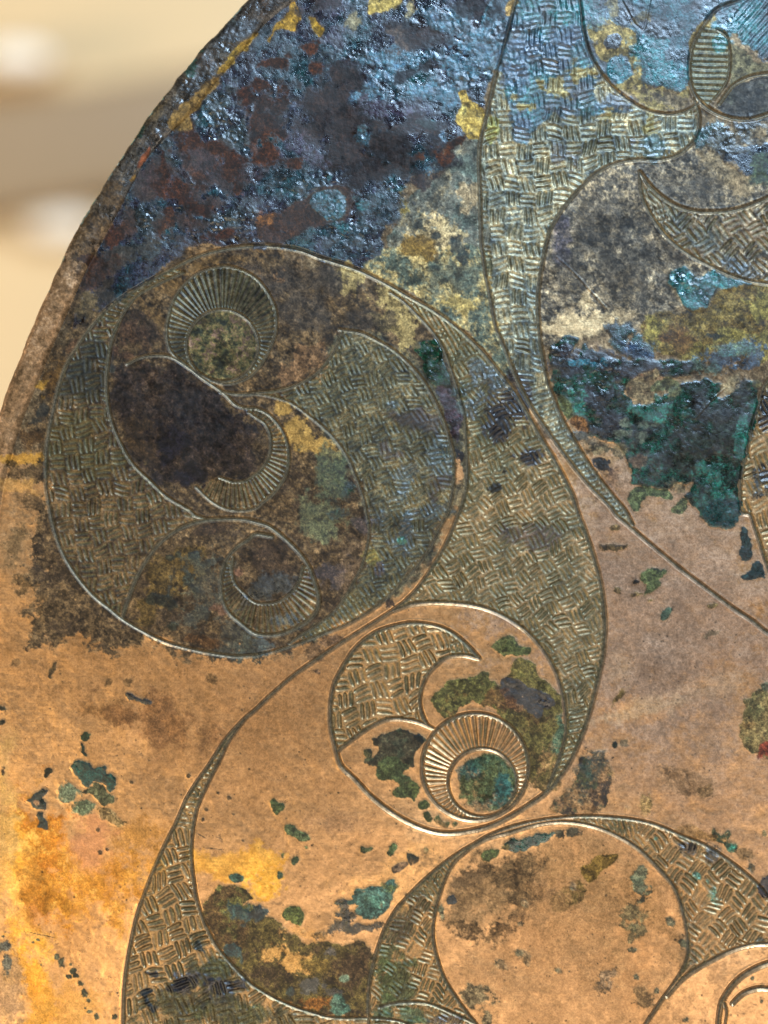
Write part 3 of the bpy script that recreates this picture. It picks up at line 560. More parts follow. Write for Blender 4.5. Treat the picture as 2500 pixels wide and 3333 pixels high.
many('A', [(1250, 1000, 160, 90, 25), (950, 1180, 90, 130, 20), (1450, 1150, 150, 70, 20), (820, 1480, 60, 90), (1180, 1420, 150, 70), (1330, 1270, 130, 60, 20)], [(54, 30, 18), (78, 46, 24)], cover=0.75, k=0.4, metal=0.0, rough=0.6, crust=0.2, h=0.1)
many('B', [(450, 620, 160, 130, 20), (600, 900, 160, 90), (110, 760, 110, 130), (330, 880, 110, 60, 30), (1000, 800, 200, 60), (900, 1130, 150, 60), (420, 40, 100, 50), (1120, 260, 120, 60)], [(44, 28, 24), (64, 42, 28)], cover=0.75, k=0.36, metal=0.0, rough=0.5, crust=0.35, h=0.2)
Sn('A', 760, 1640, 180, 60, -20, [(44, 46, 44), (60, 52, 40)], 0.9, metal=0.1, crust=0.4); Sn('D', 620, 60, 110, 90, -30, [(56, 36, 24), (44, 44, 42)], 0.9, metal=0.1, crust=0.4); Sn('D', 520, 160, 60, 90, 20, [(62, 38, 22)], 0.9, metal=0.1, crust=0.3)
# rim bronze
RIM = rim_mask.astype(f32)
rim_low = sstep(560, 1000, YY + 60 * MID)
RIM = RIM * (1 - 0.85 * sstep(1500, 2100, YY))
apply(RIM * (0.35 + 0.6 * rim_low), [(104, 80, 54), (148, 114, 80), (184, 148, 112)], 50, 3, k=1.0, metal=0.55, rough=0.38, crust=0.2, con=0.55, fine=0.5)
apply(RIM * (1 - rim_low) * 0.8, [(40, 46, 46), (52, 60, 60), (64, 52, 42)], 60, 1, **CR)
many('A', [(950, 720, 60, 20, -50), (560, 1360, 50, 30, -60), (1200, 420, 60, 60), (900, 820, 60, 40, -50), (1260, 320, 40, 30)], [(22, 74, 62)], cover=0.85, **CR)
many('A', [(700, 1300, 90, 60, -60), (640, 1400, 80, 50), (760, 1200, 60, 40, -50), (520, 1540, 90, 110)], [(116, 90, 58), (96, 72, 44)], cover=0.85, metal=0.4, crust=0.35)
Sn('A', 920, 1030, 14, 110, 28, [(140, 78, 46)], 0.9, metal=0.4, crust=0.2, amp=0.3)
Sn('A', 860, 1140, 16, 60, 28, [(130, 96, 44)], 0.9, metal=0.4, crust=0.2, amp=0.3)
Sn('A', 1500, 200, 90, 60, -45, [(44, 34, 36), (56, 66, 66)], 0.8, **CR)
Pt('A', [(1560, 270), (1640, 210), (1650, 220), (1590, 290), (1590, 320), (1500, 360), (1510, 400), (1420, 470), (1390, 470), (1440, 400), (1490, 330)], [(150, 120, 48), (130, 98, 40)], 4, part='bare_bronze_patch', label='ochre streak along the rim, uppermost', **OC)
Pt('A', [(1400, 500), (1400, 540), (1300, 640), (1300, 680), (1230, 740), (1230, 820), (1120, 830), (1080, 800), (1120, 720), (1240, 620), (1320, 530)], [(146, 112, 56), (112, 86, 46)], 5, part='bare_bronze_patch', label='ochre streak along the rim below the uppermost one', **OC)
Sn('D', 660, 260, 110, 120, -30, [(44, 40, 32), (58, 44, 30)], 0.95, metal=0.1, rough=0.45, crust=0.3); Sn('D', 700, 120, 110, 80, -20, [(52, 52, 50), (62, 50, 40)], 0.9, metal=0.1, rough=0.4, crust=0.4); Sn('D', 610, 110, 70, 100, 20, [(62, 34, 20)], 0.95, metal=0.05, rough=0.5, crust=0.2)
Sn('A', 1010, 720, 30, 130, 40, [(120, 96, 56), (84, 66, 44)], 0.7, metal=0.4, crust=0.3)
# left strip between rim and medallion
many('D', [(630, 120, 90, 110, 30), (560, 200, 50, 50)], [(58, 34, 20)], cover=0.95, metal=0.1, rough=0.45, crust=0.4)
Sn('D', 550, 330, 45, 100, 8, [(128, 106, 72), (92, 78, 52)], 0.9, metal=0.4, crust=0.3)
Sn('D', 470, 590, 60, 60, -40, [(122, 88, 60)], 0.8, metal=0.4); Sn('D', 320, 830, 60, 120, 20, [(104, 72, 34), (134, 98, 50)], 0.85, metal=0.4)
Sn('D', 270, 860, 40, 60, 0, [(140, 104, 40)], 0.8, metal=0.5)
many('D', [(230, 1060, 34, 34), (290, 1010, 50, 70)], [(44, 42, 34)], cover=0.9, metal=0.1)
Sn('D', 210, 1180, 90, 70, 0, [(98, 66, 26), (74, 50, 24)], 0.9, metal=0.3)
Sn('D', 180, 1290, 110, 40, 0, [(176, 128, 52)], 0.9, metal=0.6)
Sn('D', 200, 1400, 110, 80, 0, [(72, 56, 38), (104, 80, 46)], 0.85, metal=0.3); Sn('D', 180, 1590, 90, 50, 0, [(84, 64, 38)], 0.8, metal=0.3)
Sn('D', 120, 1500, 130, 50, 0, [(176, 132, 70)], 0.6, metal=0.6)
# medallion interior, left: very dark lobe
LOBE = T('D', (820, 720), (1000, 660), (1150, 690), (1300, 800), (1430, 890), (1560, 1000), (1659, 1120), (1640, 1330), (1540, 1440), (1400, 1440), (1240, 1500), (1000, 1420), (850, 1330), (780, 1180), (730, 1040), (700, 900), (740, 800))
lobe_m = soft_poly(LOBE, 32) * 0.95; LABEL[patch_mask(spline(LOBE, 16, True), 9)] = new_part('oxide_patch', 'very dark smooth oxide lobe inside the medallion')
apply(lobe_m, [(34, 28, 32), (50, 40, 38), (66, 50, 42), (84, 64, 48)], 70, 3, k=0.4, metal=0.15, rough=0.34, crust=0.35, h=0.4, con=0.9, fine=0.6)
many('D', [(1100, 1180, 110, 70, 20), (1250, 1450, 120, 60), (1080, 1250, 80, 90)], [(26, 22, 30)], cover=0.9, metal=0.1, rough=0.36, crust=0.3)
many('D', [(880, 1120, 100, 90, 40), (900, 1260, 100, 70, 30)], [(76, 54, 28), (56, 40, 26)], cover=0.8, metal=0.3)
many('D', [(480, 860, 110, 80, -10), (640, 800, 60, 110), (600, 650, 90, 80), (560, 760, 110, 60)], [(40, 42, 36), (54, 52, 42)], cover=0.85, metal=0.2)
many('D', [(520, 1180, 220, 110, -10), (640, 1330, 200, 90), (450, 1080, 90, 70)], [(110, 88, 46), (84, 72, 42), (128, 104, 62)], cover=0.75, metal=0.4)
many('D', [(980, 340, 60, 110, -30), (1130, 170, 90, 70, -20), (1300, 60, 140, 40, -10), (1500, 20, 90, 25), (1030, 420, 50, 60)], [(146, 112, 66), (116, 88, 54)], cover=0.85, metal=0.45, spot=0.9)
many('D', [(900, 500, 120, 130), (830, 640, 70, 40)], [(60, 44, 32), (84, 56, 38)], cover=0.8, metal=0.3)
apply(blur((fill(V([CV['r1_outer'][0]])) & ~fill(circ(724, 1124, 117))).astype(f32), 1) * 0.8, [(40, 42, 38), (66, 64, 50), (92, 82, 58)], 40, 3, metal=0.3, rough=0.42, crust=0.3, fine=0.7)
apply(blur(fill(circ(724, 1124, 114)).astype(f32), 1), [(46, 50, 38), (84, 82, 52), (124, 108, 66), (132, 104, 84)], 40, 2, metal=0.35, rough=0.45, crust=0.3, con=0.9, fine=0.7)
# right of the lobe
many('E', [(300, 1180, 130, 110, 40), (230, 1100, 70, 50), (170, 1000, 40, 50), (400, 1230, 120, 60, 20)], [(136, 104, 52), (164, 128, 66)], cover=0.9, metal=0.5, spot=0.9)
Sn('E', 450, 1400, 170, 140, 10, [(40, 50, 30), (62, 72, 44), (98, 98, 62)], 0.85, k=0.75, metal=0.1, crust=0.6, part='verdigris_patch', label='mossy green patch inside the medallion')
Sn('E', 600, 1510, 40, 50, 0, [(18, 62, 46)], 0.9, **CR)
many('H', [(430, 60, 150, 110), (500, 150, 90, 60)], [(66, 74, 46), (126, 122, 78)], cover=0.8, metal=0.1, spot=1.0, crust=0.5)
Sn('H', 520, 30, 60, 40, 0, [(16, 56, 44)], 0.9, **CR)
many('H', [(470, 390, 90, 90), (700, 100, 60, 90)], [(56, 46, 52), (84, 66, 60)], cover=0.8, metal=0.1, crust=0.6)
many('H', [(620, 300, 70, 130, 20), (600, 430, 60, 60)], [(118, 94, 70)], cover=0.35, metal=0.5)
Sn('H', 730, 330, 50, 60, 0, [(150, 134, 72)], 0.85, metal=0.4); Sn('H', 790, 390, 30, 30, 0, [(48, 42, 58)], 0.9, **CR)
many('H', [(950, 180, 80, 80), (870, 60, 90, 60), (1100, 20, 120, 40)], [(50, 62, 68), (62, 88, 88)], cover=0.65, spot=2.0, **CR)
Sn('H', 945, 190, 22, 22, 0, [(44, 140, 112)], 0.9, **CR)
many('E', [(1190, 1300, 70, 130, 10), (960, 1420, 60, 50), (940, 1560, 60, 60), (880, 950, 30, 40)], [(54, 84, 88), (76, 100, 98)], cover=0.6, spot=2.2, **CR)
many('E', [(1150, 1520, 80, 60), (1000, 1050, 90, 40), (1120, 1120, 90, 60), (880, 1250, 80, 50)], [(66, 50, 52), (60, 50, 44)], cover=0.75, metal=0.1, crust=0.6)
Pt('E', [(1060, 560), (1150, 540), (1200, 640), (1240, 740), (1255, 820), (1150, 830), (1080, 760), (1070, 660), (1020, 600)], [(14, 56, 40), (20, 80, 54)], 8, part='verdigris_patch', label='deep green enamel like spot inside the crescent line', **CR)
Sn('E', 980, 590, 40, 35, 0, [(32, 34, 36)], 0.95, metal=0.1); Sn('E', 1040, 590, 40, 50, 0, [(112, 96, 64)], 0.8, metal=0.4)
Pt('E', [(1150, 860), (1220, 840), (1290, 920), (1320, 1010), (1325, 1150), (1290, 1210), (1240, 1080), (1190, 950)], [(36, 28, 28), (62, 46, 52), (80, 64, 70)], 7, part='oxide_patch', label='purple black oxide strip between the crescent lines', metal=0.1, rough=0.3, crust=0.8, h=0.4)
Pt('E', [(1285, 1250), (1325, 1250), (1340, 1330), (1300, 1340)], [(26, 24, 26)], 5, part='oxide_patch', metal=0.1)
Sn('E', 1300, 1400, 26, 80, 0, [(176, 130, 86)], 0.9, metal=0.6, amp=0.3)
many('E', [(620, 180, 110, 70, 25), (560, 100, 70, 40), (900, 300, 160, 50, 35), (950, 500, 60, 110, -20), (860, 400, 80, 60)], [(160, 136, 84), (190, 164, 104)], cover=0.9, metal=0.4, spot=1.3)
many('E', [(300, 160, 200, 120), (300, 400, 150, 110), (450, 200, 60, 90), (750, 400, 110, 60)], [(62, 54, 46), (84, 70, 54)], cover=0.8, metal=0.3)
many('E', [(350, 680, 90, 90), (130, 110, 60, 50), (240, 780, 100, 40)], [(146, 108, 72)], cover=0.75, metal=0.4, spot=1.2)
many('E', [(1600, 1000, 110, 100, 40), (1540, 1120, 70, 90), (1640, 930, 70, 50)], [(30, 30, 32), (44, 40, 44)], cover=0.92, spot=1.4, k=0.5, metal=0.0, rough=0.3, crust=0.6, h=0.3)
many('E', [(1450, 740, 110, 60, 30), (1390, 960, 60, 60), (1560, 830, 90, 50, 40)], [(70, 90, 92), (98, 108, 104)], cover=0.75, **CR)
many('E', [(1340, 850, 50, 60)], [(34, 64, 46)], cover=0.8, **CR)
many('F', [(20, 800, 60, 60), (30, 1000, 60, 60), (120, 1290, 60, 50)], [(34, 30, 34)], cover=0.92, spot=1.4, k=0.5, metal=0.0, rough=0.3, crust=0.6, h=0.3)
many('E', [(1530, 1490, 35, 28), (1600, 1400, 25, 20)], [(20, 22, 20)], cover=0.95, metal=0.1, edge=0.25)
many('H', [(1659, 1060, 1, 1)], [black])
Sn('I', 130, 170, 140, 50, 0, [(74, 62, 66)], 0.65, metal=0.3, spot=1.2, crust=0.5)
# ---- upper right: bare metal islands and crust in the corner
Pt('C', [(480, 160), (590, 110), (720, 170), (810, 210), (800, 330), (840, 420), (850, 520), (960, 560), (1090, 600), (1150, 560), (1160, 640), (1100, 710), (960, 700), (840, 660), (760, 600), (650, 540), (720, 520), (790, 480), (760, 380), (700, 340), (640, 380), (560, 350), (520, 280)], [(150, 132, 80), (176, 150, 92)], 9, scale=40, part='bare_bronze_patch', label='sandy bare patch with dark holes near the top right', metal=0.35, rough=0.5, crust=0.35, h=-0.3)
Sn('C', 1000, 650, 200, 60, 5, [(120, 104, 80), (88, 76, 62)], 0.9, metal=0.3, spot=1.3)
Pt('C', [(600, 260), (640, 215), (700, 225), (710, 290), (650, 315), (610, 300)], [(66, 70, 74), (96, 98, 98)], 4, part='verdigris_patch', label='small round grey spot in the sandy patch', **CR)
Pt('C', [(620, 430), (660, 365), (740, 370), (780, 430), (760, 500), (700, 530), (640, 500)], [(48, 110, 122), (70, 146, 154)], 5, part='verdigris_patch', label='round turquoise spot under the grey one', **CR)
many('C', [(900, 300, 110, 70), (1000, 430, 140, 90), (960, 500, 90, 60), (860, 330, 50, 40), (450, 90, 130, 80), (350, 60, 120, 70), (1450, 120, 160, 60, -20), (1350, 270, 50, 60)], [(38, 116, 120), (58, 142, 146)], cover=0.8, **CR)
many('C', [(720, 90, 110, 70), (980, 180, 120, 40), (1010, 220, 120, 20), (1080, 340, 50, 50)], [(60, 56, 60), (44, 52, 58)], cover=0.8, **CR)
many('C', [(650, 60, 40, 90), (820, 110, 50, 60)], [(150, 136, 96)], cover=0.7, metal=0.3, crust=0.5)
Sn('C', 1245, 190, 26, 130, 38, [(168, 144, 88)], 0.95, metal=0.4, amp=0.3)
apply(blur(fill(Q_H).astype(f32), 1) * 0.9, [(74, 92, 84), (104, 108, 90), (128, 122, 96)], 40, 2, metal=0.3, rough=0.45, crust=0.4, fine=0.5)
Pt('C', [(1300, 260), (1340, 215), (1390, 240), (1400, 300), (1350, 345), (1310, 320)], [(30, 110, 104), (44, 132, 124)], 4, part='verdigris_patch', label='oval turquoise spot on the lens of strokes', **CR)
Pt('C', [(1415, 300), (1500, 330), (1600, 400), (1700, 450), (1550, 480), (1420, 560)], [(132, 122, 86), (104, 94, 70)], 8, metal=0.35)
Pt('C', [(1340, 680), (1440, 560), (1560, 500), (1700, 490), (1720, 740), (1530, 765), (1400, 740)], [(52, 52, 50), (74, 70, 62), (86, 88, 70)], 6, scale=40, metal=0.3, rough=0.45, crust=0.3, part='plain_lens')
Pt('C', [(1180, 680), (1300, 760), (1230, 790), (1190, 760)], [(128, 110, 84)], 5, metal=0.35)
# band patches
many('C', [(180, 330, 160, 130), (350, 250, 120, 90), (80, 780, 90, 80), (640, 690, 130, 60, -10), (40, 500, 70, 120), (300, 420, 90, 40)], [(54, 70, 96), (62, 96, 118)], cover=0.8, metal=0.1, rough=0.34, crust=1.2, h=1.2)
many('C', [(290, 570, 70, 80), (100, 690, 90, 24, 5), (30, 630, 40, 30), (520, 470, 60, 40), (400, 480, 50, 60), (630, 760, 60, 50), (900, 800, 50, 60)], [(160, 146, 84), (180, 158, 104)], cover=0.85, metal=0.35, spot=1.1)
many('C', [(910, 950, 70, 70), (1290, 850, 80, 70, -30), (460, 690, 50, 50), (1230, 900, 40, 60)], [(52, 100, 104), (74, 118, 116)], cover=0.85, **CR)
many('C', [(310, 970, 40, 60), (780, 920, 40, 50), (430, 1040, 50, 50), (640, 1330, 1, 1)], [(52, 54, 60)], cover=0.75, **CR)
many('D', [(10, 10, 1, 1)], [black])
# right field, top: dark teal and navy crusts
Pt('C', [(1370, 1000), (1440, 940), (1560, 940), (1659, 900), (1720, 1100), (1560, 1130), (1520, 1140), (1470, 1100), (1400, 1060)], [(26, 36, 52), (36, 52, 66), (50, 66, 80)], 9, part='verdigris_patch', label='navy crust patch at the right edge', **CR)
many('C', [(1420, 860, 110, 70), (1560, 830, 120, 60), (1350, 910, 80, 50)], [(54, 68, 66), (100, 96, 76)], cover=0.8, spot=1.2, **CR)
many('C', [(1620, 1020, 60, 90), (1620, 1150, 80, 60)], [(86, 92, 58), (60, 84, 62)], cover=0.85, metal=0.1, crust=0.5)
many('C', [(1320, 1080, 120, 60, 30), (1480, 1210, 130, 70, 20), (1600, 850, 60, 40)], [(168, 142, 104), (136, 118, 88)], cover=0.8, metal=0.4, spot=1.2)
many('C', [(1050, 1200, 190, 100, 20), (600, 1450, 220, 180), (900, 1600, 200, 100)], [(64, 60, 54), (84, 78, 68)], cover=0.75, metal=0.35, spot=1.0)
Sn('C', 330, 1530, 50, 140, 0, [(84, 80, 98)], 0.6, metal=0.3)
many('C', [(1250, 1560, 140, 70, 20), (1080, 1420, 80, 50, 30)], [(66, 76, 74), (84, 92, 84)], cover=0.7, metal=0.3, crust=0.5)
many('C', [(1560, 1480, 110, 60, 20), (1180, 1600, 60, 30)], [(146, 122, 94)], cover=0.7, metal=0.4)
# middle right field
many('F', [(400, 460, 160, 80, -10), (560, 400, 170, 60, -10), (330, 620, 60, 50), (480, 330, 60, 60)], [(190, 164, 122), (170, 144, 106)], cover=0.95, metal=0.5, rough=0.42, spot=0.8)
many('F', [(750, 250, 150, 120, 20), (600, 60, 160, 80), (350, 150, 130, 130), (820, 60, 180, 90)], [(66, 60, 52), (94, 86, 72)], cover=0.5, metal=0.3, spot=1.1)
many('F', [(1550, 90, 90, 60, 20), (1400, 60, 60, 40)], [(34, 56, 58)], cover=0.7, **CR)
Pt('F', [(1010, 140), (1080, 75), (1170, 90), (1210, 130), (1300, 100), (1400, 140), (1480, 160), (1560, 190), (1460, 210), (1330, 220), (1280, 280), (1230, 350), (1130, 340), (1080, 270), (1040, 210)], [(34, 88, 94), (48, 116, 118), (72, 140, 134)], 9, scale=40, part='verdigris_patch', label='turquoise crust patch in the right hand field', **CR)
Pt('F', [(890, 400), (960, 350), (1120, 370), (1260, 330), (1300, 250), (1400, 200), (1700, 200), (1700, 640), (1400, 640), (1200, 680), (1000, 640), (870, 600), (820, 520), (840, 430)], [(84, 66, 34), (108, 86, 42), (132, 112, 60), (124, 112, 74)], 10, scale=80, part='oxide_patch', label='olive brown smooth oxide patch right of centre', metal=0.15, rough=0.4, crust=0.3, h=0.5)
many('F', [(900, 520, 50, 80), (1200, 650, 110, 60), (1650, 580, 60, 110), (1420, 560, 160, 70), (1600, 330, 90, 120), (920, 430, 70, 50)], [(152, 136, 64), (128, 118, 66)], cover=0.8, metal=0.2, spot=1.2)
many('F', [(1100, 570, 110, 60, 20), (1050, 480, 90, 60)], [(96, 64, 32)], cover=0.7, metal=0.15)
Sn('F', 1280, 525, 70, 28, 8, [(40, 48, 44)], 0.9, metal=0.1)
many('F', [(720, 490, 100, 50, 10), (800, 560, 120, 60, 30), (700, 560, 60, 50)], [(40, 78, 80), (58, 98, 98)], cover=0.92, **CR)
Sn('F', 800, 610, 140, 50, 25, [(38, 60, 90), (54, 84, 112)], 0.92, **CR)
many('F', [(1350, 690, 140, 50, 5), (1500, 670, 110, 60, -10), (1440, 730, 60, 40)], [(18, 62, 96), (34, 84, 112)], cover=0.8, spot=2.0, **CR)
many('F', [(1220, 730, 110, 50), (1450, 620, 120, 40)], [(62, 110, 104), (90, 120, 100)], cover=0.8, **CR)
Pt('F', [(245, 600), (310, 560), (370, 510), (440, 530), (420, 560), (360, 640), (390, 660), (480, 580), (530, 610), (640, 650), (760, 660), (900, 660), (1150, 690), (1160, 760), (960, 770), (880, 740), (780, 800), (720, 900), (900, 960), (1040, 850), (1160, 810), (1360, 820), (1320, 920), (1420, 880), (1460, 820), (1570, 810), (1600, 900), (1570, 1080), (1530, 1220), (1490, 1400), (1460, 1480), (1470, 1590), (1440, 1700), (1380, 1760), (1290, 1760), (1240, 1680), (1160, 1620), (1120, 1540), (1180, 1460), (1040, 1470), (1000, 1500), (800, 1480), (770, 1390), (720, 1280), (690, 1220), (600, 1210), (500, 1150), (490, 1080), (400, 1010), (300, 900), (270, 760), (250, 680)],
   [(20, 22, 22), (16, 38, 30), (12, 56, 44), (36, 38, 28), (14, 70, 54)], 9, k=0.8, scale=80, part='verdigris_patch', label='large black green glossy crust below the olive patch', metal=0.0, rough=0.26, crust=0.75, h=1.6, con=0.8)
many('F', [(560, 700, 160, 60), (360, 740, 100, 90), (800, 720, 160, 60), (560, 900, 140, 80), (330, 610, 60, 40), (1040, 715, 110, 28), (640, 1100, 150, 100, 20)], [(26, 24, 32), (38, 36, 48)], cover=0.85, metal=0.0, rough=0.28, crust=0.8, h=1.6)
many('F', [(1300, 1150, 220, 140), (1150, 1300, 160, 90), (1500, 900, 70, 80), (1330, 1000, 140, 60)], [(34, 34, 28), (46, 42, 34)], cover=0.8, metal=0.0, rough=0.3, crust=0.5, h=1.6)
many('F', [(430, 940, 70, 80, -30), (960, 930, 40, 60), (900, 1000, 110, 50), (1330, 1430, 80, 60), (1480, 1200, 50, 110), (1300, 1350, 130, 60), (1380, 1540, 90, 60)], [(10, 84, 68), (20, 110, 92)], cover=0.8, metal=0.0, rough=0.3, crust=0.9, h=1.6)
many('F', [(400, 705, 30, 18), (470, 700, 35, 22), (530, 720, 40, 22), (600, 695, 25, 18)], [(46, 124, 144)], cover=0.95, **CR)
many('F', [(740, 1090, 45, 22), (850, 1090, 45, 20), (930, 1088, 25, 12), (710, 1150, 45, 22), (860, 1170, 35, 22), (830, 1200, 40, 12), (560, 1070, 30, 14)], [(78, 90, 72), (100, 100, 80)], cover=0.85, metal=0.1, edge=0.25)
many('F', [(1430, 820, 35, 60, 15), (1400, 870, 40, 30)], [(156, 136, 100)], cover=0.9, metal=0.4, edge=0.3)
Pt('F', [(740, 850), (800, 790), (900, 750), (950, 740), (930, 800), (890, 830), (900, 920), (850, 960), (790, 920), (740, 890)], [(112, 92, 60), (130, 112, 80), (88, 60, 40)], 7, scale=30, part='oxide_patch', label='pale brown island in the black green crust', metal=0.2, crust=0.3, h=0.6)
Pt('F', [(900, 850), (960, 800), (1060, 790), (1080, 860), (1030, 910), (1000, 870), (930, 870)], [(92, 96, 66), (120, 106, 62)], 6, part='oxide_patch', metal=0.2, crust=0.3)
Pt('F', [(300, 900), (340, 910), (390, 960), (400, 1030), (370, 1050), (320, 980)], [(92, 96, 58)], 3, part='oxide_patch', label='olive flake at the left edge of the black green crust', metal=0.1, crust=0.2)
Pt('F', [(385, 1060), (420, 1030), (480, 1060), (495, 1110), (490, 1160), (430, 1120)], [(140, 96, 56)], 3, part='oxide_patch', label='tan flake under the olive flake', metal=0.1, crust=0.2)
Sn('F', 430, 1160, 60, 30, 25, [(90, 100, 96)], 0.8, **CR); Sn('F', 520, 1200, 90, 40, 20, [(86, 84, 72)], 0.7, metal=0.3)
Pt('F', [(760, 1560), (800, 1490), (880, 1475), (960, 1500), (1040, 1530), (1020, 1570), (900, 1550), (840, 1600), (800, 1640), (760, 1600)], [(84, 94, 56), (98, 104, 66)], 6, part='oxide_patch', label='olive green fringe under the black green crust', metal=0.1, crust=0.3)
Pt('F', [(1060, 1600), (1110, 1550), (1150, 1600), (1130, 1650), (1040, 1659)], [(98, 100, 62)], 6, part='oxide_patch', metal=0.1, crust=0.3)
many('F', [(1080, 1490, 60, 40), (560, 1250, 60, 30), (700, 1270, 40, 40)], [(96, 82, 58), (120, 108, 74)], cover=0.8, metal=0.3)
many('F', [(600, 1350, 45, 40), (580, 1320, 30, 25)], [(16, 20, 22)], cover=0.97, metal=0.0, edge=0.2, rough=0.3, crust=0.6, part='verdigris_patch')
many('F', [(640, 1450, 90, 70), (820, 1340, 40, 50)], [(106, 76, 58), (128, 98, 72)], cover=0.7, metal=0.4)
many('F', [(1620, 1430, 60, 50), (1640, 1000, 30, 110), (1600, 1520, 60, 40)], [(28, 44, 44), (40, 62, 60)], cover=0.9, **CR)
many('F', [(1590, 840, 40, 60)], [(104, 98, 62)], cover=0.8, metal=0.2)
Pt('I', [(1250, 20), (1300, -60), (1480, -60), (1460, 60), (1400, 110), (1310, 110), (1260, 70)], [(14, 50, 46), (20, 66, 62)], 7, part='verdigris_patch', label='lowest tongue of the black green crust', metal=0.0, rough=0.26, crust=0.8, h=1.4)
Pt('I', [(1490, 120), (1510, 110), (1550, 220), (1555, 290), (1530, 320), (1500, 310), (1470, 290)], [(22, 44, 44), (44, 58, 52)], 5, part='verdigris_patch', label='narrow dark green patch beside the right edge line', metal=0.0, rough=0.32, crust=0.6, h=1.0)
Pt('I', [(1550, 350), (1600, 330), (1640, 410), (1640, 450), (1600, 430), (1500, 445), (1490, 420), (1540, 400)], [(22, 44, 44), (34, 54, 52)], 5, part='verdigris_patch', label='dark green patch just under the narrow one', metal=0.0, rough=0.32, crust=0.6, h=1.0)
# spots on the plain bronze, middle right
OV = dict(k=0.85, metal=0.15, rough=0.42, crust=0.3, h=1.1)
Pt('I', [(830, 440), (880, 380), (960, 380), (1000, 400), (960, 440), (960, 480), (900, 530), (850, 540), (880, 480)], [(70, 78, 44), (86, 92, 56)], 6, part='verdigris_patch', label='olive green split spot on plain bronze', **OV)
Pt('I', [(780, 470), (800, 445), (830, 455), (810, 470)], [(30, 26, 20)], 3, **OV)
Pt('I', [(960, 680), (1000, 625), (1035, 620), (1040, 650), (1010, 700), (970, 710)], [(66, 82, 66)], 4, part='verdigris_patch', label='small grey green spot below the olive one', **OV)
for q in ([(570, 230), (640, 220), (750, 220), (740, 250), (640, 260), (590, 255)], [(640, 100), (680, 85), (710, 105), (690, 130), (650, 125)], [(655, 510), (690, 490), (715, 500), (700, 530), (660, 535)], [(780, 540), (830, 525), (850, 540), (800, 550)], [(880, 590), (910, 570), (930, 580), (900, 600)], [(585, 315), (610, 312), (600, 328)], [(1255, 610), (1300, 585), (1340, 600), (1290, 625)]):
    Pt('I', q, [(88, 66, 42), (96, 80, 46)], 5, part='oxide_patch', **OV)
Sn('I', 700, 1210, 22, 80, 35, [(120, 96, 40)], 0.85, metal=0.4); Sn('I', 1270, 800, 60, 30, 0, [(96, 88, 60)], 0.6, metal=0.4)
Pt('I', [(650, 1500), (670, 1485), (690, 1500), (685, 1525), (660, 1525)], [(24, 30, 20)], 2, part='oxide_patch', label='tiny round black spot on plain bronze', **OV)
Sn('I', 735, 1500, 25, 20, 0, [(110, 96, 70)], 0.8, metal=0.4); Sn('I', 660, 1590, 18, 14, 0, [(60, 44, 30)], 0.9, metal=0.2)
Pt('I', [(1500, 1250), (1580, 1180), (1659, 1150), (1720, 1400), (1700, 1600), (1560, 1560), (1480, 1450), (1470, 1340)], [(98, 94, 58), (120, 100, 60), (132, 96, 52)], 14, part='oxide_patch', label='olive stain with a red spot on the right edge', **OV)
Sn('I', 1650, 1540, 60, 50, 0, [(150, 56, 34)], 0.9, metal=0.1); Sn('I', 1640, 1130, 30, 30, 0, [(56, 72, 52)], 0.8, **OV)
# disc beside ring, lower circle
Pt('H', [(870, 1420), (960, 1405), (1010, 1440), (1080, 1470), (1090, 1500), (1040, 1540), (1020, 1640), (960, 1650), (900, 1659), (720, 1640), (700, 1600), (790, 1560), (760, 1480)], [(52, 60, 42), (58, 50, 34), (64, 74, 50)], 8, scale=50, part='verdigris_patch', label='dark olive patch left of the ring in the lower circle', **OV)
Pt('H', [(1015, 1450), (1050, 1435), (1088, 1475), (1070, 1495), (1030, 1480)], [(18, 24, 20)], 3, **OV)
Pt('K', [(770, 30), (840, -60), (960, -40), (990, 20), (960, 60), (1050, 110), (1055, 170), (1010, 240), (980, 200), (900, 190), (890, 150), (930, 110), (870, 90), (820, 85)], [(72, 76, 38), (58, 66, 40)], 7, part='verdigris_patch', label='olive trail left of the ring', **OV)
Pt('H', [(690, 1560), (720, 1535), (760, 1555), (750, 1590), (710, 1590)], [(70, 64, 38)], 5, part='verdigris_patch', **OV)
Pt('K', [(1040, 240), (1070, 210), (1115, 225), (1110, 260), (1070, 280)], [(66, 72, 38)], 4, part='verdigris_patch', **OV)
Pt('K', [(1075, 300), (1110, 290), (1140, 330), (1130, 360), (1090, 345)], [(66, 72, 38)], 4, part='verdigris_patch', **OV)
Pt('K', [(1145, 325), (1180, 308), (1210, 350), (1255, 360), (1230, 395), (1180, 375), (1150, 360)], [(64, 74, 40)], 4, part='verdigris_patch', **OV)
Pt('K', [(1260, 375), (1285, 355), (1300, 380), (1280, 395)], [(70, 80, 46)], 3, part='verdigris_patch', **OV)
Pt('H', [(1130, 1220), (1200, 1120), (1290, 1080), (1400, 1060), (1480, 1030), (1500, 1080), (1570, 1120), (1659, 1150), (1720, 1300), (1659, 1330), (1540, 1290), (1400, 1230), (1320, 1270), (1240, 1340), (1190, 1350), (1160, 1290)], [(70, 66, 34), (90, 84, 42), (104, 74, 36)], 8, scale=50, part='verdigris_patch', label='olive and rust patch above the ring', **OV)
RIGHTC = [(1580, 1140), (1659, 1060)]
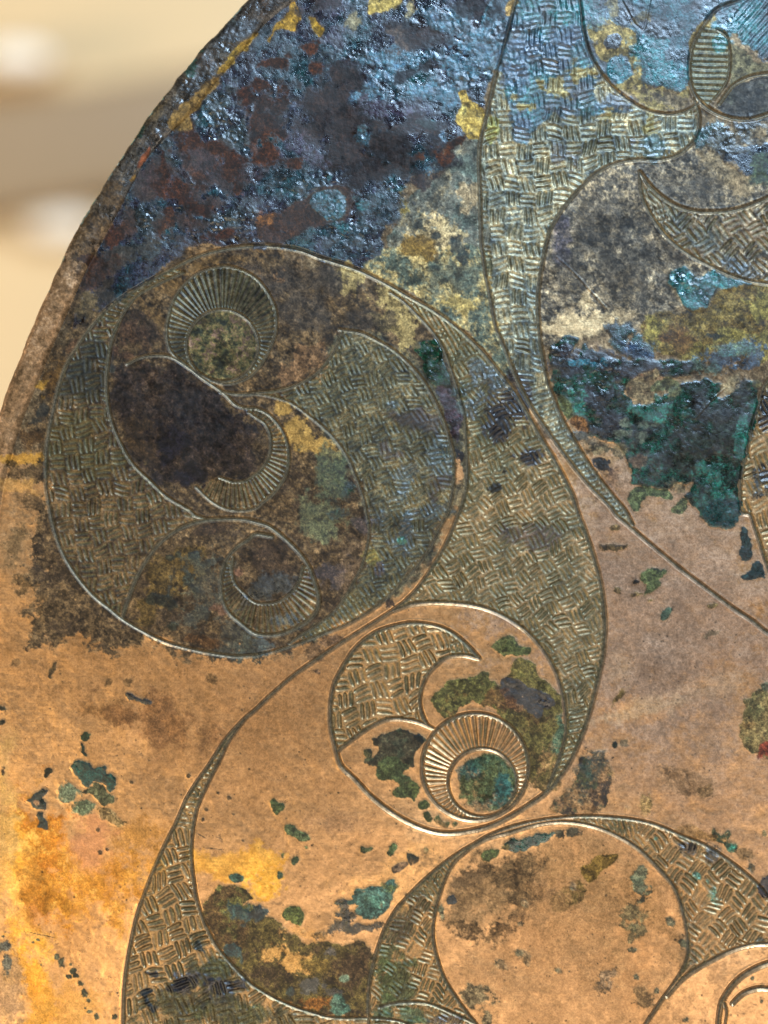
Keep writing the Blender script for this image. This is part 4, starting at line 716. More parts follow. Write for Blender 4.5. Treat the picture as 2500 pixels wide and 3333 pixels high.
Pt('I', [(-40, 1100), (30, 980), (80, 940), (160, 990), (190, 1060), (260, 1120), (320, 1200), (330, 1270), (310, 1320), (345, 1400), (330, 1520), (270, 1630), (200, 1740), (120, 1750), (110, 1600), (60, 1460), (0, 1380), (-70, 1330), (-100, 1220)], [(72, 76, 38), (96, 84, 42), (84, 60, 32)], 6, scale=70, part='verdigris_patch', label='large olive brown patch on the right inside the lower circle', **OV)
Pt('I', [(-60, 1080), (30, 1070), (110, 1130), (200, 1170), (260, 1190), (275, 1250), (220, 1280), (190, 1330), (100, 1300), (20, 1240), (-50, 1200)], [(56, 46, 36), (44, 38, 34)], 7, part='oxide_patch', label='purple brown crust on the olive brown patch', metal=0.0, rough=0.4, crust=0.8, h=1.0)
Sn('I', 235, 1230, 45, 50, 0, [(36, 28, 32)], 0.95, **CR); Sn('I', 60, 1270, 50, 30, 20, [(150, 110, 74)], 0.85, metal=0.4)
Sn('H', 1560, 1210, 100, 60, 20, [(88, 58, 30)], 0.75, **OV); Sn('I', 0, 1210, 40, 60, 0, [(90, 56, 30)], 0.6, **OV)
Pt('H', [(1500, 870), (1590, 820), (1640, 800), (1700, 850), (1700, 900), (1600, 940), (1540, 900)], [(74, 78, 42), (96, 92, 54)], 7, part='verdigris_patch', label='olive patch near the top right of the lower circle', **OV)
Pt('I', [(-30, 850), (20, 830), (60, 870), (110, 870), (135, 900), (80, 940), (10, 930), (-40, 900)], [(74, 78, 42)], 7, part='verdigris_patch', **OV)
Sn('I', 310, 1480, 30, 130, 5, [(62, 86, 66)], 0.8, **OV)
Sn('L', 190, 60, 90, 100, 30, [(84, 74, 36), (100, 84, 42)], 0.9, **OV)
TD = np.array(circ(1584, 2547, 97, ry=92))
tdm = patch_mask(TD, 6).astype(f32); LABEL[tdm > 0.5] = new_part('verdigris_patch', 'round teal stain filling the small roundel')
apply(blur(tdm, 2), [(56, 86, 70), (84, 90, 56), (104, 92, 56)], 90, 3, k=0.8, metal=0.2, rough=0.34, crust=0.15, h=0.6, con=0.6, fine=0.2)
Sn('Z', 1640, 2560, 30, 70, 10, [(44, 104, 100)], 0.85, amp=0.4, metal=0.2); Sn('Z', 1600, 2620, 60, 22, -10, [(48, 100, 92)], 0.85, amp=0.4, metal=0.2); Sn('Z', 1520, 2500, 30, 30, 0, [(44, 88, 84)], 0.7, metal=0.2)
# patches on plain bronze, lower left
DG = dict(k=0.75, metal=0.0, rough=0.34, crust=0.6, h=1.8)
Pt('J', [(455, 20), (470, -30), (540, -40), (600, 0), (680, -10), (690, 40), (735, 90), (740, 150), (700, 180), (670, 130), (640, 105), (600, 110), (560, 150), (530, 110), (510, 70)], [(18, 44, 38), (22, 64, 50)], 6, part='verdigris_patch', label='dark green patch on golden bronze at the left, the largest there', **DG)
Pt('J', [(530, 170), (570, 140), (610, 105), (660, 120), (690, 180), (735, 190), (735, 230), (690, 245), (650, 265), (620, 210), (580, 185)], [(96, 90, 60), (84, 82, 52)], 5, part='oxide_patch', label='olive flake joined to the dark green patch', **OV)
Sn('J', 440, 150, 50, 50, 0, [(74, 96, 72)], 0.85, **OV); Sn('J', 540, 268, 55, 36, 5, [(82, 98, 68)], 0.9, part='verdigris_patch', label='pale green spot under the olive flake', **OV); Sn('J', 700, 310, 80, 30, 20, [(120, 108, 66)], 0.6, **OV)
Pt('G', [(510, 1450), (550, 1430), (590, 1445), (560, 1480), (530, 1480)], [(44, 58, 34)], 5, part='verdigris_patch', **OV)
Pt('G', [(515, 1500), (540, 1505), (545, 1540), (560, 1580), (520, 1560)], [(34, 48, 34)], 5, **OV)
Pt('J', [(165, 225), (200, 200), (220, 165), (310, 150), (300, 190), (270, 195), (300, 240), (290, 270), (250, 275), (215, 265), (200, 240)], [(30, 44, 38), (44, 52, 44)], 5, part='verdigris_patch', label='dark hollow spot below and left of the dark green patch', **DG)
Sn('J', 245, 230, 18, 16, 0, [(160, 120, 84)], 0.95, amp=0.2, metal=0.5)
Pt('J', [(225, 320), (270, 290), (290, 340), (310, 410), (260, 400), (235, 385), (250, 350)], [(34, 42, 34)], 5, part='verdigris_patch', label='ragged dark spot just under the hollow one', **DG)
Pt('J', [(290, 20), (310, 10), (340, 30), (310, 60), (275, 80)], [(52, 50, 30)], 4, part='verdigris_patch', **OV); Sn('J', 20, 30, 18, 24, 0, [(40, 30, 24)], 0.9, **OV)
Pt('G', [(800, 1180), (850, 1185), (880, 1205), (960, 1230), (960, 1258), (900, 1235), (850, 1220), (810, 1200)], [(34, 30, 28), (48, 44, 38)], 6, part='oxide_patch', label='black worm shaped mark on plain bronze', **DG)
Pt('G', [(310, 1060), (350, 970), (365, 990), (330, 1060), (320, 1085)], [(84, 64, 38)], 5, **OV)
many('G', [(20, 1280, 22, 16), (14, 1350, 16, 20)], [(28, 36, 28)], cover=0.95, edge=0.2, **OV)
many('G', [(710, 1110, 22, 30), (830, 1110, 22, 26), (1360, 1080, 26, 26), (100, 980, 30, 20)], [(112, 82, 46)], cover=0.7, metal=0.4)
Sn('J', 20, 1170, 34, 36, 0, [(90, 88, 74)], 0.95, part='verdigris_patch', **OV); Sn('J', 30, 1280, 26, 60, 0, [(86, 86, 72)], 0.9, part='verdigris_patch', **OV)
for i, (x, y, a, b) in enumerate([(420, 1255, 24, 32), (375, 1222, 14, 16), (482, 1315, 18, 18), (497, 1350, 18, 14), (447, 1355, 14, 14), (525, 1400, 26, 24), (540, 1455, 20, 36), (562, 1510, 14, 14), (571, 1586, 18, 14), (620, 1620, 18, 20), (735, 1615, 24, 20), (267, 1275, 12, 12), (210, 1138, 12, 10), (240, 1120, 12, 10), (460, 1275, 10, 10), (35, 1070, 12, 8), (545, 1560, 8, 8), (20, 1100, 20, 12)]):
    Sn('J', x, y, a, b, 0, [(84, 84, 58), (66, 66, 46)], 0.95, amp=0.5, edge=0.2, part='verdigris_patch' if a > 12 else None, **OV)
for x, y in [(845, 105), (905, 275), (627, 410), (693, 532), (1215, 65), (1405, 175), (1325, 285), (1500, 310), (1560, 480), (1300, 345), (650, 555), (1480, 205)]:
    Sn('J', x, y, 12, 11, 0, [(66, 50, 30)], 0.9, amp=0.4, edge=0.25, **OV)
# neck panel stains
many('J', [(1250, 1500, 300, 160, -20), (1400, 1330, 160, 70, -20), (1100, 1420, 60, 40), (1500, 1560, 260, 120), (1230, 1150, 60, 60)], [(70, 64, 40), (84, 82, 48), (58, 56, 50)], cover=0.85, metal=0.15, crust=0.4, spot=0.9)
many('J', [(1200, 1400, 70, 50, -20), (1440, 1430, 90, 60), (1380, 1400, 40, 40)], [(44, 36, 46), (62, 56, 66)], cover=0.85, **CR)
Pt('J', [(930, 1320), (1020, 1330), (1010, 1360), (950, 1350)], [(34, 32, 34)], 6, part='oxide_patch', **DG)
for q in ((1290, 447, 34, 5, 28), (1410, 465, 34, 5, 20), (1375, 532, 60, 4, 8), (260, 1085, 95, 3, 12)): Sn('J', *q, [(70, 50, 32)], 0.85, amp=0.2, spot=0.4, metal=0.2)
for q in ((1110, 1425, 50, 22, -20), (1170, 1400, 60, 24, -25), (1210, 1375, 70, 12, -20), (1410, 1420, 60, 20, 40), (1340, 1390, 40, 14, -25)): Sn('J', *q, [(26, 24, 32), (34, 32, 38)], 0.92, amp=0.5, spot=0.6, k=0.6, metal=0.05, rough=0.32, crust=0.4)
Pt('J', [(900, 1460), (960, 1420), (985, 1440), (950, 1480), (980, 1540), (1010, 1560), (960, 1570), (920, 1500)], [(26, 34, 38)], 6, part='oxide_patch', label='black forked spot in the hatched neck', **DG)
Pt('J', [(1260, 1110), (1300, 1150), (1315, 1210), (1285, 1200), (1250, 1150)], [(50, 54, 48)], 6, part='oxide_patch', **DG)
# patches right of the neck
Pt('J', [(1480, 690), (1520, 682), (1570, 710), (1560, 740), (1510, 745), (1480, 720)], [(64, 84, 66)], 5, part='verdigris_patch', label='small green spot above the olive stains', **OV)
Pt('J', [(1310, 900), (1400, 790), (1500, 770), (1580, 800), (1615, 860), (1560, 890), (1659, 900), (1720, 960), (1800, 1100), (1800, 1200), (1900, 1330), (1850, 1500), (1720, 1420), (1600, 1380), (1500, 1290), (1400, 1150), (1320, 1000)], [(70, 72, 40), (96, 88, 44), (84, 60, 34), (112, 88, 44)], 12, scale=70, part='verdigris_patch', label='broad olive and brown stain right of the hatched neck', **OV)
many('J', [(1540, 950, 70, 60, -20), (1640, 940, 60, 40), (1530, 1210, 80, 40, 20), (1600, 1280, 80, 50, 30)], [(26, 54, 54), (42, 66, 60)], cover=0.95, **DG)
many('K', [(0, 930, 40, 50), (130, 1110, 50, 50), (50, 1240, 110, 60), (150, 1230, 50, 70), (390, 1075, 60, 26)], [(38, 52, 52), (52, 58, 54)], cover=0.95, **DG)
Pt('K', [(180, 920), (240, 895), (300, 920), (320, 970), (290, 1030), (240, 1010), (190, 970)], [(84, 84, 38), (72, 80, 44)], 6, part='verdigris_patch', label='round olive patch between the larger stains', **OV)
Pt('K', [(60, 960), (150, 1000), (180, 1060), (240, 1090), (350, 1130), (440, 1120), (560, 1140), (700, 1130), (760, 1260), (735, 1400), (725, 1600), (560, 1600), (400, 1590), (250, 1540), (120, 1480), (0, 1410), (-80, 1300), (-60, 1100)], [(76, 66, 32), (96, 78, 38), (70, 52, 32), (116, 92, 42)], 10, scale=70, part='verdigris_patch', label='broad brown and olive stain by the lower edge', **OV)
Sn('K', 230, 1260, 120, 60, 20, [(196, 146, 82)], 0.9, metal=0.6, spot=1.4); Sn('K', 330, 1080, 140, 30, 0, [(190, 140, 82)], 0.7, metal=0.6, spot=1.3)
Sn('K', 400, 1290, 80, 60, 0, [(126, 98, 44)], 0.9, **OV)
Sn('K', 600, 1250, 120, 110, 0, [(78, 56, 34)], 0.8, **OV)
Sn('K', 360, 1420, 60, 60, 0, [(92, 84, 74)], 0.85, **CR); Sn('K', 500, 1470, 50, 30, 0, [(62, 56, 50)], 0.85, **CR); Sn('K', 225, 1440, 28, 40, 0, [(44, 56, 48)], 0.95, **DG); Sn('K', 580, 1355, 26, 22, 0, [(100, 112, 86)], 0.9, **OV)
Sn('K', 380, 1540, 110, 40, 5, [(146, 88, 34)], 0.85, **OV); Sn('K', 540, 1560, 50, 50, 0, [(84, 120, 98)], 0.85, **OV); Sn('K', 470, 1170, 40, 30, 0, [(70, 60, 54)], 0.8, **CR)
Pt('K', [(640, 800), (720, 770), (800, 780), (860, 730), (900, 725), (905, 770), (870, 850), (850, 920), (780, 970), (680, 965), (640, 930), (660, 890), (560, 890), (510, 900), (560, 870), (620, 850)], [(56, 78, 66), (76, 102, 86), (70, 76, 44)], 6, scale=40, part='verdigris_patch', label='blue green blistered patch with a pale centre', **OV)
Sn('K', 775, 860, 36, 36, 0, [(92, 132, 108)], 0.8, amp=0.3, **OV); Sn('K', 870, 770, 40, 40, 0, [(78, 84, 40)], 0.8, **OV)
many('K', [(610, 960, 60, 50), (560, 1010, 90, 40, -20), (700, 1040, 70, 30), (560, 900, 60, 30)], [(56, 44, 40), (66, 62, 46), (48, 48, 44)], cover=0.9, spot=1.0, **CR)
for q, pl, lb in [([(90, 230), (120, 210), (150, 235), (185, 240), (180, 280), (130, 312), (100, 280)], (62, 68, 38), 'heart shaped green spot on plain bronze'),
              ([(180, 400), (220, 362), (260, 390), (290, 420), (350, 440), (340, 480), (300, 480), (240, 455), (200, 430)], (84, 90, 56), 'ragged olive spot below the heart shaped one'),
              ([(845, 560), (870, 500), (905, 490), (920, 515), (890, 560), (855, 590)], (62, 72, 42), 'slim green oval spot left of the joined circles'),
              ([(970, 590), (985, 550), (1020, 570), (1060, 580), (1040, 620), (1005, 640)], (44, 44, 34), 'black green spot beside the joined circles'),
              ([(880, 640), (930, 620), (990, 620), (960, 660), (900, 690), (875, 680)], (90, 70, 52), None),
              ([(1075, 540), (1100, 525), (1120, 550), (1090, 565)], (78, 82, 46), None), ([(232, 610), (255, 585), (278, 600), (260, 635), (235, 635)], (62, 70, 46), None), ([(135, 690), (155, 672), (178, 695), (158, 722), (140, 715)], (70, 84, 60), None),
              ([(165, 560), (185, 560), (180, 600), (165, 590)], (84, 80, 46), None), ([(665, 540), (690, 505), (705, 525), (745, 515), (750, 540), (700, 555)], (76, 78, 46), None), ([(305, 515), (340, 515), (330, 535)], (88, 90, 54), None)]:
    Pt('K', q, [pl, tuple(int(c * 1.15) for c in pl)], 4, part='verdigris_patch', label=lb, **OV)
# stains under and beside the lower circle
Pt('L', [(450, -60), (560, -40), (640, -20), (660, 40), (630, 150), (600, 250), (560, 300), (460, 280), (440, 310), (300, 310), (255, 280), (290, 220), (370, 170), (400, 100), (430, 60)], [(54, 56, 34), (72, 72, 38), (60, 46, 36), (96, 84, 44)], 9, scale=40, part='verdigris_patch', label='dark olive brown patch between the two lower circles', metal=0.1, rough=0.4, crust=0.6, h=0.9)
Sn('L', 530, 200, 50, 90, 20, [(130, 98, 70), (66, 52, 44)], 0.85, spot=1.4, metal=0.2); Sn('L', 420, 200, 60, 50, 0, [(40, 56, 44)], 0.85, **DG)
Sn('I', 560, 1600, 80, 40, 20, [(46, 54, 42)], 0.9, **DG); Sn('L', 480, 20, 60, 50, 0, [(42, 60, 48)], 0.85, **DG)
Sn('L', 840, 250, 60, 70, 0, [(136, 110, 56)], 0.7, **OV); Sn('L', 1120, 90, 160, 60, 20, [(140, 102, 62)], 0.6, metal=0.4); Sn('L', 1280, 180, 40, 40, 0, [(120, 92, 54)], 0.7, metal=0.4)
Pt('L', [(1280, 440), (1310, 400), (1340, 440), (1400, 410), (1420, 440), (1390, 470), (1450, 510), (1440, 560), (1390, 540), (1370, 500), (1310, 480)], [(60, 66, 38), (58, 84, 64)], 7, part='verdigris_patch', label='ragged green spot above the lower right crescent', **OV)
Sn('L', 1425, 530, 30, 26, 0, [(60, 124, 98)], 0.8, **OV); Sn('L', 1530, 625, 36, 40, 0, [(54, 70, 62)], 0.9, part='verdigris_patch', **OV); Sn('L', 1635, 425, 18, 18, 0, [(84, 78, 46)], 0.8, **OV)
Sn('L', 1200, 430, 120, 40, 15, [(160, 112, 46)], 0.7, metal=0.4); Sn('L', 1500, 560, 90, 60, 30, [(140, 106, 60)], 0.6, metal=0.4)
Pt('L', [(1590, 740), (1640, 700), (1720, 700), (1720, 880), (1640, 850), (1600, 800)], [(50, 40, 44), (66, 54, 56)], 7, part='oxide_patch', label='purple black crust cut by the right edge', **CR)
many('L', [(1140, 530, 60, 40), (1280, 570, 50, 60)], [(76, 86, 82), (58, 66, 66)], cover=0.8, **CR)
many('L', [(1215, 710, 30, 30), (1310, 830, 40, 60), (1260, 740, 26, 26), (940, 465, 20, 12)], [(56, 116, 98), (84, 132, 110)], cover=0.85, **OV)
many('L', [(600, 350, 90, 16, 5), (700, 400, 70, 30, 20), (500, 345, 60, 12)], [(80, 98, 86)], cover=0.75, **OV)
many('L', [(1110, 930, 40, 60), (1150, 1020, 40, 60), (1130, 1200, 40, 110), (1600, 1120, 26, 24)], [(80, 84, 72), (64, 76, 68)], cover=0.8, **OV)
# plain disc, lower right
Sn('Z', 1850, 3080, 400, 430, 0, [(128, 96, 60), (156, 116, 76), (176, 134, 88)], 0.7, edge=0.4, metal=0.6, rough=0.4)
Sn('L', 420, 900, 420, 330, 20, [(120, 90, 56), (146, 110, 68)], 0.55, edge=0.6, metal=0.5, rough=0.42)
Sn('L', 900, 900, 200, 200, 0, [(140, 100, 56)], 0.5, edge=0.6, metal=0.5, rough=0.42)
Sn('K', 1480, 850, 240, 260, 0, [(104, 80, 52), (134, 104, 68)], 0.75, metal=0.48, edge=0.5, spot=1.2)
Sn('K', 1380, 720, 120, 80, -30, [(92, 70, 46)], 0.7, metal=0.48, spot=1.2); Sn('L', 50, 800, 160, 220, 0, [(104, 80, 50), (128, 98, 62)], 0.85, metal=0.4, edge=0.5, spot=1.2)
Sn('K', 1450, 1080, 200, 60, 0, [(104, 76, 44)], 0.75, metal=0.35, spot=1.2)
Pt('L', [(470, 640), (560, 580), (640, 560), (690, 570), (680, 620), (600, 670), (530, 740), (490, 730), (460, 680)], [(132, 102, 44), (150, 116, 54)], 8, part='oxide_patch', label='ochre cloud on the plain disc', metal=0.3, rough=0.42, crust=0.2)
Pt('L', [(280, 860), (340, 780), (450, 740), (490, 790), (440, 860), (380, 900), (320, 950), (280, 910)], [(136, 108, 60), (120, 96, 56)], 10, part='oxide_patch', label='faint olive cloud left of the ochre cloud', metal=0.4, rough=0.42, crust=0.2)
Sn('L', 405, 790, 18, 22, 0, [(90, 88, 70)], 0.9, **OV)
Pt('L', [(40, 480), (100, 460), (150, 440), (280, 425), (270, 450), (210, 490), (130, 510), (100, 550), (50, 560), (0, 540), (-40, 490)], [(44, 60, 50), (54, 110, 90)], 7, scale=30, part='verdigris_patch', label='turquoise and black fleck inside the top of the plain disc', **CR)
many('L', [(320, 430, 30, 30), (405, 430, 36, 22)], [(50, 52, 40)], cover=0.9, edge=0.25, **OV)
Pt('K', [(1460, 560), (1500, 530), (1560, 540), (1550, 590), (1500, 620), (1465, 600)], [(78, 88, 44), (96, 98, 58)], 5, part='verdigris_patch', label='olive spot at the top left of the plain disc', **OV)
Sn('K', 1600, 520, 60, 26, -10, [(110, 92, 46)], 0.85, **OV); Sn('K', 1640, 490, 26, 20, 0, [(40, 40, 34)], 0.9, **OV)
Pt('K', [(1225, 870), (1260, 820), (1300, 850), (1290, 880), (1250, 890)], [(38, 40, 38)], 6, part='oxide_patch', label='black spot at the left of the plain disc', **DG)
Sn('K', 1205, 930, 18, 50, 0, [(84, 90, 66)], 0.8, **OV)
many('L', [(850, 720, 34, 50), (860, 800, 50, 50), (900, 820, 50, 30), (840, 850, 40, 30)], [(90, 92, 64), (74, 84, 64)], cover=0.85, spot=1.2, **OV)
many('L', [(760, 960, 60, 50), (740, 1030, 40, 40), (850, 1070, 34, 30), (880, 960, 30, 40), (790, 1110, 30, 30)], [(104, 92, 58)], cover=0.75, spot=1.3, **OV)
many('L', [(795, 1190, 28, 22), (820, 1360, 22, 20), (1045, 1005, 22, 26), (1120, 1140, 26, 22), (70, 1210, 50, 30, 20), (125, 1255, 26, 28), (310, 1325, 26, 18, 30), (70, 1025, 20, 16), (100, 890, 30, 26), (1560, 1360, 16, 14), (1620, 1412, 20, 12), (1605, 1515, 14, 14), (1130, 1640, 20, 20), (945, 1430, 14, 24)], [(72, 76, 56)], cover=0.85, edge=0.25, **OV)
Sn('L', 630, 1390, 60, 60, 0, [(124, 98, 70)], 0.75, spot=1.2, **OV); Sn('L', 860, 1480, 40, 50, 0, [(116, 86, 50)], 0.8, spot=1.2, **OV)
many('K', [(1600, 1270, 40, 26, 20), (1430, 1480, 80, 50), (1490, 1620, 26, 30)], [(100, 94, 66)], cover=0.7, spot=1.3, **OV)
Sn('L', 300, 1130, 260, 260, 0, [(178, 130, 84)], 0.4, metal=0.6)
# hatched crescent of the lower right: dark and green
many('K', [(1000, 940, 110, 90, -50), (930, 1050, 80, 60)], [(84, 72, 56), (110, 90, 62)], cover=0.8, metal=0.3)
many('K', [(840, 1240, 60, 80), (870, 1400, 120, 110), (980, 1270, 60, 40), (820, 1520, 60, 60)], [(58, 66, 40), (74, 84, 48)], cover=0.85, spot=1.0, **OV)
many('K', [(980, 1600, 110, 50), (830, 1590, 70, 40), (1050, 1640, 60, 20)], [(66, 88, 66), (84, 100, 66)], cover=0.85, **OV)
many('K', [(1180, 1640, 90, 40)], [(62, 56, 50)], cover=0.8, **CR); Sn('K', 30, 1560, 120, 60, 10, [(76, 76, 44)], 0.8, **OV)
many('K', [(150, 1620, 250, 60, 10)], [(84, 80, 50), (100, 84, 56)], cover=0.8, **OV)
# medallion leaf, lower left
many('G', [(1150, 430, 180, 150, 10), (1250, 280, 120, 60), (950, 620, 90, 90)], [(128, 98, 46), (104, 80, 38), (140, 108, 56)], cover=0.9, metal=0.35, spot=0.9)
many('G', [(1000, 570, 55, 28), (1110, 590, 40, 50), (1130, 740, 44, 40), (1100, 310, 24, 20), (1145, 290, 14, 14), (1260, 300, 30, 24), (1270, 520, 30, 26), (1210, 440, 40, 50)], [(40, 40, 28)], cover=0.9, edge=0.25, **OV)
many('G', [(1330, 480, 130, 130), (1270, 690, 110, 50), (1500, 830, 130, 90, 10), (1400, 380, 90, 90), (1600, 870, 70, 60)], [(50, 54, 42), (74, 76, 58)], cover=0.65, spot=1.8, metal=0.15, crust=0.6)
Sn('G', 1420, 640, 40, 40, 0, [(128, 90, 66)], 0.8, metal=0.4); Sn('G', 1300, 850, 110, 30, 10, [(110, 74, 40)], 0.8, metal=0.4); Sn('G', 1350, 120, 120, 30, -10, [(64, 44, 26)], 0.8, metal=0.2)
many('H', [(100, 300, 130, 90), (50, 230, 90, 50)], [(84, 62, 42), (64, 48, 36)], cover=0.8, metal=0.3)
Sn('H', 100, 490, 130, 80, -15, [(50, 56, 56), (72, 78, 74)], 0.85, **CR); Sn('G', 1600, 540, 60, 60, 0, [(56, 58, 50)], 0.8, **CR); Sn('G', 1530, 400, 30, 30, 0, [(150, 106, 80)], 0.8, metal=0.4)
many('H', [(190, 720, 90, 50, 10), (60, 860, 80, 40)], [(72, 84, 80)], cover=0.8, **CR)
Sn('H', 870, 600, 36, 34, 0, [(62, 44, 36)], 0.95, amp=0.5, edge=0.25, part='oxide_patch', label='brown spot where the circles meet', metal=0.1)
Sn('H', 380, 1030, 40, 22, 0, [(90, 66, 50)], 0.8, metal=0.3); Sn('H', 380, 920, 80, 40, 0, [(120, 92, 66)], 0.7, metal=0.4); Sn('H', 480, 850, 60, 30, 0, [(90, 66, 50)], 0.7, metal=0.3)
# freckles of dark oxide scattered on the plain bronze
rng = np.random.RandomState(7)
plain = sstep(0.30, 0.5, MET)
fk = np.zeros((NY, NX), f32)
dense = 0.5 + 0.5 * fbm(180, 77, 3)
for _ in range(6500):
    x = rng.rand() * 2500; y = 1500 + rng.rand() * 1833
    i, j = int((x - X0) / P), int((y - Y0) / P)
    if plain[j, i] < 0.6 or dense[j, i] < rng.rand() * 0.9: continue
    r = 1.1 + 3.4 * rng.rand() ** 7
    n = int(r / P) + 2
    sl = (slice(max(0, j - n), j + n + 1), slice(max(0, i - n), i + n + 1))
    fk[sl] = np.maximum(fk[sl], np.clip(1.2 - np.hypot(XX[sl] - x, (YY[sl] - y) * (0.8 + 0.5 * rng.rand())) / r, 0, 1) * (0.4 + 0.6 * rng.rand()))
apply(fk, [(70, 46, 28), (58, 54, 36)], 60, 2, metal=0.1, rough=0.5, crust=0.2)
# crisp mottling: spots where the oxide is thicker or rubbed through
sp1 = sstep(-0.15, 0.15, fbm(24, 611, 4, 0.75) + 0.15); sp2 = sstep(0.25, 0.5, fbm(34, 613, 5, 0.72)); sp3 = sstep(0.45, 0.7, fbm(17, 617, 3, 0.8))
ox = sstep(0.66, 0.40, MET) * (1 - 0.55 * blur((H_hatch < 0).astype(f32), 4))
COL *= (1 - ox * 0.42 * (1 - sp1) - 0.30 * ox * sp2 + ox * 0.55 * sp3 * (1 - sp2) - (1 - ox) * 0.06 * (1 - sp1) + (1 - ox) * 0.07 * sp3)[..., None]
ROU = np.clip(ROU + np.clip(CRU, 0, 1) * (0.10 * MID2 + 0.10 * MID + 0.06 * FINE + 0.05), 0.12, 0.9).astype(f32)
apply(((d_out < 9) & inside & (YY < 950)) * sstep(0.25, 0.6, fbm(40, 919, 3)) * 0.95, [(170, 190, 190), (60, 120, 110)], 30, 2, metal=0.9, rough=0.22, crust=0.3)  # glints along the upper edge, painted in as pale bright metal
# soil and copper salts packed in the cuts (line colours also hold shade and highlight): thin where the bronze is clean, thicker in the green parts
gm = np.clip(np.maximum(line_m * 0.45, sstep(0.12, 0.6, hatch_m) * np.where(MET > 0.46, 0.92, 0.7)), 0, 1) * (0.75 + 0.35 * MID)
gm = np.clip(gm, 0, 0.9)
OXB = MET.copy() + 0.5 * (CRU > 0.7)
OXB = np.where(inside, OXB, 1)
apply(np.clip(line_m, 0, 1) * 0.6 * sstep(0.7, 0.4, CRU), [(152, 136, 112)], 40, 3, metal=0.95, rough=0.22, crust=0.1)
apply(sstep(0.3, 0.6, line_m) * sstep(0.5, 0.4, OXB) * 0.75, [(146, 134, 114)], 40, 3, metal=0.9, rough=0.27, crust=0.05)  # cut walls in the oxide made paler: highlight put into the colour
apply(sstep(0.5, 0.9, line_m) * 0.88, [(38, 34, 26)], 40, 3, k=0.7, metal=0.2, rough=0.5, crust=0.1)  # dark groove centre: soil, and the groove's shade put into the colour
apply(gm * sstep(0.1, 0.4, MET), [(66, 66, 48), (92, 86, 62)], 40, 3, metal=0.5, rough=0.34, crust=0.15, h=0)
# black tar-like deposit lodged in some strokes of the hatching
ink = np.zeros((NY, NX), f32)
for tile, x, y, rx, ry in (('E', 1560, 1000, 95, 75), ('E', 1560, 1120, 60, 60), ('E', 1640, 920, 60, 50), ('F', 40, 1000, 50, 60), ('F', 125, 1300, 70, 55), ('F', 1640, 1000, 40, 130), ('F', 1640, 1390, 50, 60),
                           ('J', 1200, 1390, 80, 45), ('J', 1430, 1430, 80, 50), ('J', 1120, 1430, 50, 30), ('J', 1340, 1380, 40, 30), ('L', 1140, 520, 70, 34), ('E', 1590, 1000, 60, 60)):
    (a_, b_), = T(tile, (x, y)); r = np.hypot((XX - a_) / (rx * KS), (YY - b_) / (ry * KS))
    ink = np.maximum(ink, sstep(1.15, 0.75, r + 0.25 * MID))
apply(ink * np.clip(sstep(0.02, 0.3, hatch_m) + 0.35, 0, 1) * 0.93, [(20, 19, 22), (34, 32, 36)], 40, 2, k=0.6, metal=0.0, rough=0.28, crust=0.35, h=0.2)
# ------------------------------------------------------------------ relief
crs = blur(CRU, 2)
knob = fbm(19, 203, 4, 0.8); knob2 = fbm(46, 207, 4, 0.7)
ridg = 1 - np.abs(fbm(22, 209, 3, 0.7))
crs = crs * (0.72 + 0.5 * fbm(130, 411, 4, 0.6))
relief = blur(HP, 2) * 1.0 + crs * (1.35 * knob + 0.8 * knob2 + 0.5 * ridg) * np.clip(crs, 0, 1.2)
relief = relief + (1 - np.clip(crs, 0, 1)) * (0.10 * FINE + 0.45 * MID2) + 1.3 * BIG + fbm(420, 55, 3) * 3.0
soften = 1 - 0.5 * np.clip(crs, 0, 1)
cuts = (H_line + H_hatch * (1 - sstep(0.0, 0.35, blur(line_m, 1)))) * soften
HH = relief
# rolled rim: a half round bead between the outer edge and its seam
do = np.where(inside, np.minimum(d_out, 200), 0)
di = d_in
t = np.clip(do / np.maximum(do + np.minimum(di, 200), 1), 0, 1)
bead = np.where(rim_mask, np.sqrt(np.clip(1 - (2 * np.clip(do / np.maximum(do + np.where(di >= 60, 60, di), 1), 0, 1) - 1) ** 2, 0, 1)), 0)
low = 1 - sstep(1700, 2200, YY)
HH = HH + bead * (9.0 + 8.0 * sstep(500, 1000, YY)) * low - (0.8 + 1.4 * sstep(500, 900, YY)) * low * np.exp(-(di / 8.0) ** 2) * (0.8 + 0.4 * MID)
edge = np.clip(1 - do / 26.0, 0, 1)
HH = HH - 26.0 * (1 - np.sqrt(np.clip(1 - edge ** 2, 0, 1)))
HH = blur(HH.astype(f32), 1) + cuts
# streaks drawn along the rim
LABEL[rim_mask] = 1000; PARTS[1000] = ('rolled_rim', 'rolled bronze rim along the left edge')
HH = np.where(rim_mask, HH + low * 0.7 * vnoise(9, 71, sy=70, rot=0.5) * 1.4, HH)

